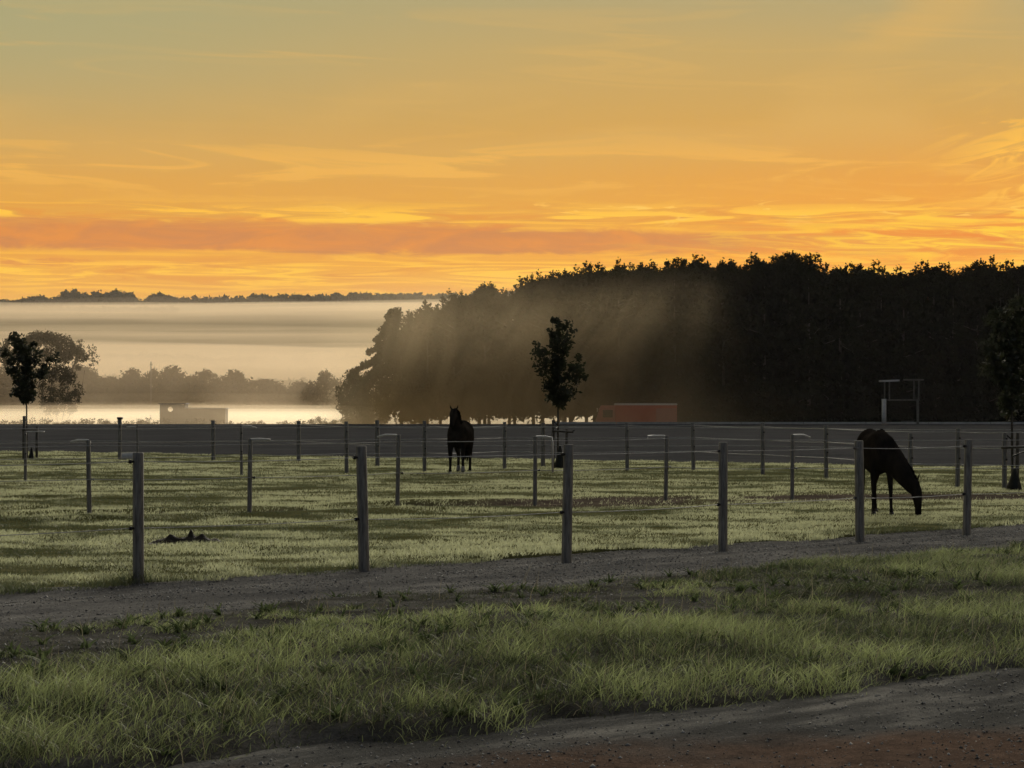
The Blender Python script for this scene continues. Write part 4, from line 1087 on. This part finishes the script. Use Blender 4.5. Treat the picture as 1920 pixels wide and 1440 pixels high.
# ------------------------------------------------------------------ mist and haze
def blob(name, c, r, dens, rot=(0, 0, 0), aniso=0.4, col=(0.98, 0.94, 0.88), seg=28):
    b = MB(); n = seg; rows_ = 16; vs = [(0, 0, -1)]
    for i in range(1, rows_):
        ph = -math.pi / 2 + math.pi * i / rows_
        for k in range(n):
            a = 2 * math.pi * k / n; vs.append((math.cos(ph) * math.cos(a), math.cos(ph) * math.sin(a), math.sin(ph)))
    vs.append((0, 0, 1)); fs = []
    for k in range(n): fs.append((0, 1 + (k + 1) % n, 1 + k))
    for i in range(rows_ - 2):
        for k in range(n): fs.append((1 + i * n + k, 1 + i * n + (k + 1) % n, 1 + (i + 1) * n + (k + 1) % n, 1 + (i + 1) * n + k))
    last = len(vs) - 1; o_ = 1 + (rows_ - 2) * n
    for k in range(n): fs.append((o_ + k, o_ + (k + 1) % n, last))
    b.add(vs, fs)
    o = b.build(name, vol_mat(name, dens, col, aniso), None, True)
    o.location = c; o.scale = r; o.rotation_euler = rot
    return tag(o, kind='stuff')
def slab(name, x0, x1, y0, y1, z0, z1, dens, aniso=.4, col=(.98, .94, .88)):
    o = MB().box(((x0 + x1) / 2, (y0 + y1) / 2, (z0 + z1) / 2), (x1 - x0, y1 - y0, z1 - z0)).build(name, vol_mat(name, dens, col, aniso))
    return tag(o, kind='stuff')
slab('haze', -2700, 2700, -80, 5300, -8, 215, 0.00002)
WARM = (1, .80, .55)
BANKS = ((500, 588, 2300, 900, 6, .0009), (120, 608, 2000, 560, 5, .0011), (640, 604, 2100, 420, 5, .0011), (330, 626, 1700, 800, 7, .0017),
         (420, 676, 1000, 700, 6, .0028), (640, 684, 850, 360, 6, .0030), (60, 690, 760, 300, 6, .0026))
for top, dn in ((0.55, .030), (1.0, .016), (1.4, .007), (1.9, .002)):      # bright ground fog in the valley bottom
    slab('mist', -320, 140, 304 - top, 392 + top, -6 - top, top, dn, .5, (1, .90, .70))
slab('mist', -900, 500, 300.5, 2300, -6.2, 19.0, 0.0008, .2, WARM)              # general valley mist
blob('mist', (XD(330, 394), 394, 0), (85, 7, 20), .022, aniso=.2, col=WARM)
blob('mist', (XD(330, 394), 394, -1), (80, 6, 5.0), .022, aniso=.2, col=WARM)
# a thin blanket of mist lying on the whole hillside
xs = np.linspace(-1500, 700, 45); ys = np.linspace(640, 2640, 170)
X, Y = np.meshgrid(xs, ys, indexing='ij'); G = z_ground(X, Y)
T_ = 0.3 + 6.5 * ss(Y, 640, 900) * (1 - ss(np.hypot(X, Y), 1900, 2540)) * (0.10 + 1.5 * ss(fbm(X * .0008 + 5, Y * .0048, 66, 3), .40, .60))
nx, ny = X.shape; idx = np.arange(nx * ny).reshape(nx, ny)
V = np.concatenate([np.stack([X, Y, G + T_], -1).reshape(-1, 3), np.stack([X, Y, G - 6], -1).reshape(-1, 3)])
q = np.stack([idx[:-1, :-1], idx[1:, :-1], idx[1:, 1:], idx[:-1, 1:]], -1).reshape(-1, 4)
Fs = [q, q[:, ::-1] + nx * ny]
for e in (idx[:, 0], idx[-1, :], idx[::-1, -1], idx[0, ::-1]):
    Fs.append(np.stack([e[1:], e[:-1], e[:-1] + nx * ny, e[1:] + nx * ny], 1))
tag(link('mist', mesh_np('mist', V, np.concatenate(Fs), vol_mat('hill_mist', .0058, WARM, .25))), kind='stuff')
# layered banks on the hillside
for px, py, d, wpx, hpx, dens in BANKS:
    blob('mist', (XD(px, d), d, ZD(py, d)), (wpx * d / FPX / 2 * 1.2, 190, hpx * d / FPX), dens, (0, 0, 0), .2, WARM)
# mist round the shed and the foot of the far trees
blob('mist', (XD(320, 283), 283, -1.6), (62, 14, 3.7), .018, col=WARM)
blob('mist', (XD(300, 305), 305, -1.0), (90, 8, 3.4), .012, col=WARM)
# steam drifting up in front of the left half of the wood; light shafts from the hidden sun are put into its density
def steam():
    global NT
    o = MB().box((4.0, 242.4, 8.3), (60, 9.0, 19.0)).build('mist', bpy.data.materials.new('steam'))
    m = o.data.materials[0]; m.use_nodes = True; NT = m.node_tree; NT.nodes.clear()
    t = NT.nodes.new('ShaderNodeTexCoord'); q = NT.nodes.new('ShaderNodeSeparateXYZ'); NT.links.new(t.outputs['Object'], q.inputs[0])
    x, y, z = (E(k) for k in q.outputs)
    phi = (x - 23.4) / (28.9 - z)                       # angle about the sun's place behind the wood
    X = lambda px: (px - 960) * .0549
    n1 = wnoise(phi, z, 7.0, .02, 3, .6, 0, 4.0); n2 = wnoise(x, z, .16, .12, 4, .6, .6, 2.0)
    wisp = wnoise(x - z * .32, z, .16, .075, 4, .55, 1.2, 7.0)              # slanting wisps
    beam = gauss(phi, -.60, .16) * .75 + gauss(phi, -.24, .10) * .65 + gauss(phi, -.95, .2) * .3  # sunbeams imitated by denser mist along these angles
    beam = beam * (1.0 - sstep(z, 7.0, 15.0))
    right = 1.0 - sstep(x + (n2 - .5) * 6.0, X(1190), X(1430))
    leftm = (1.0 - sstep(x, X(1000), X(1180))) * (1.0 - sstep(z, 6.0, 15.5)) * .62
    low = gauss(z, -1.5, 3.6) * (1.0 - sstep(x, X(1180), X(1420)) * .7) * (sstep(n2, .2, .8) * .8 + .6) * (1.0 - sstep(x, X(820), X(1000)) * .45) * 2.4
    wide = (1.0 - sstep(z, 9.0, 17.0)) * .26
    dens = (beam + leftm + wide) * (sstep(wisp, .20, .78) * .55 + .62) * right + low * (1.0 - sstep(x, X(1300), X(1560)))
    dens = dens * sstep(x, X(570), X(780))
    side = sstep(y, 237.9, 239.8) * (1.0 - sstep(y, 244.9, 246.8))
    v = NT.nodes.new('ShaderNodeVolumePrincipled'); v.inputs['Color'].default_value = (1, .80, .50, 1); v.inputs['Anisotropy'].default_value = .4
    NT.links.new((dens * side * STEAM).k, v.inputs['Density'])
    w = NT.nodes.new('ShaderNodeOutputMaterial'); NT.links.new(v.outputs[0], w.inputs['Volume'])
    tag(o, kind='stuff')
STEAM = 0.056
steam()
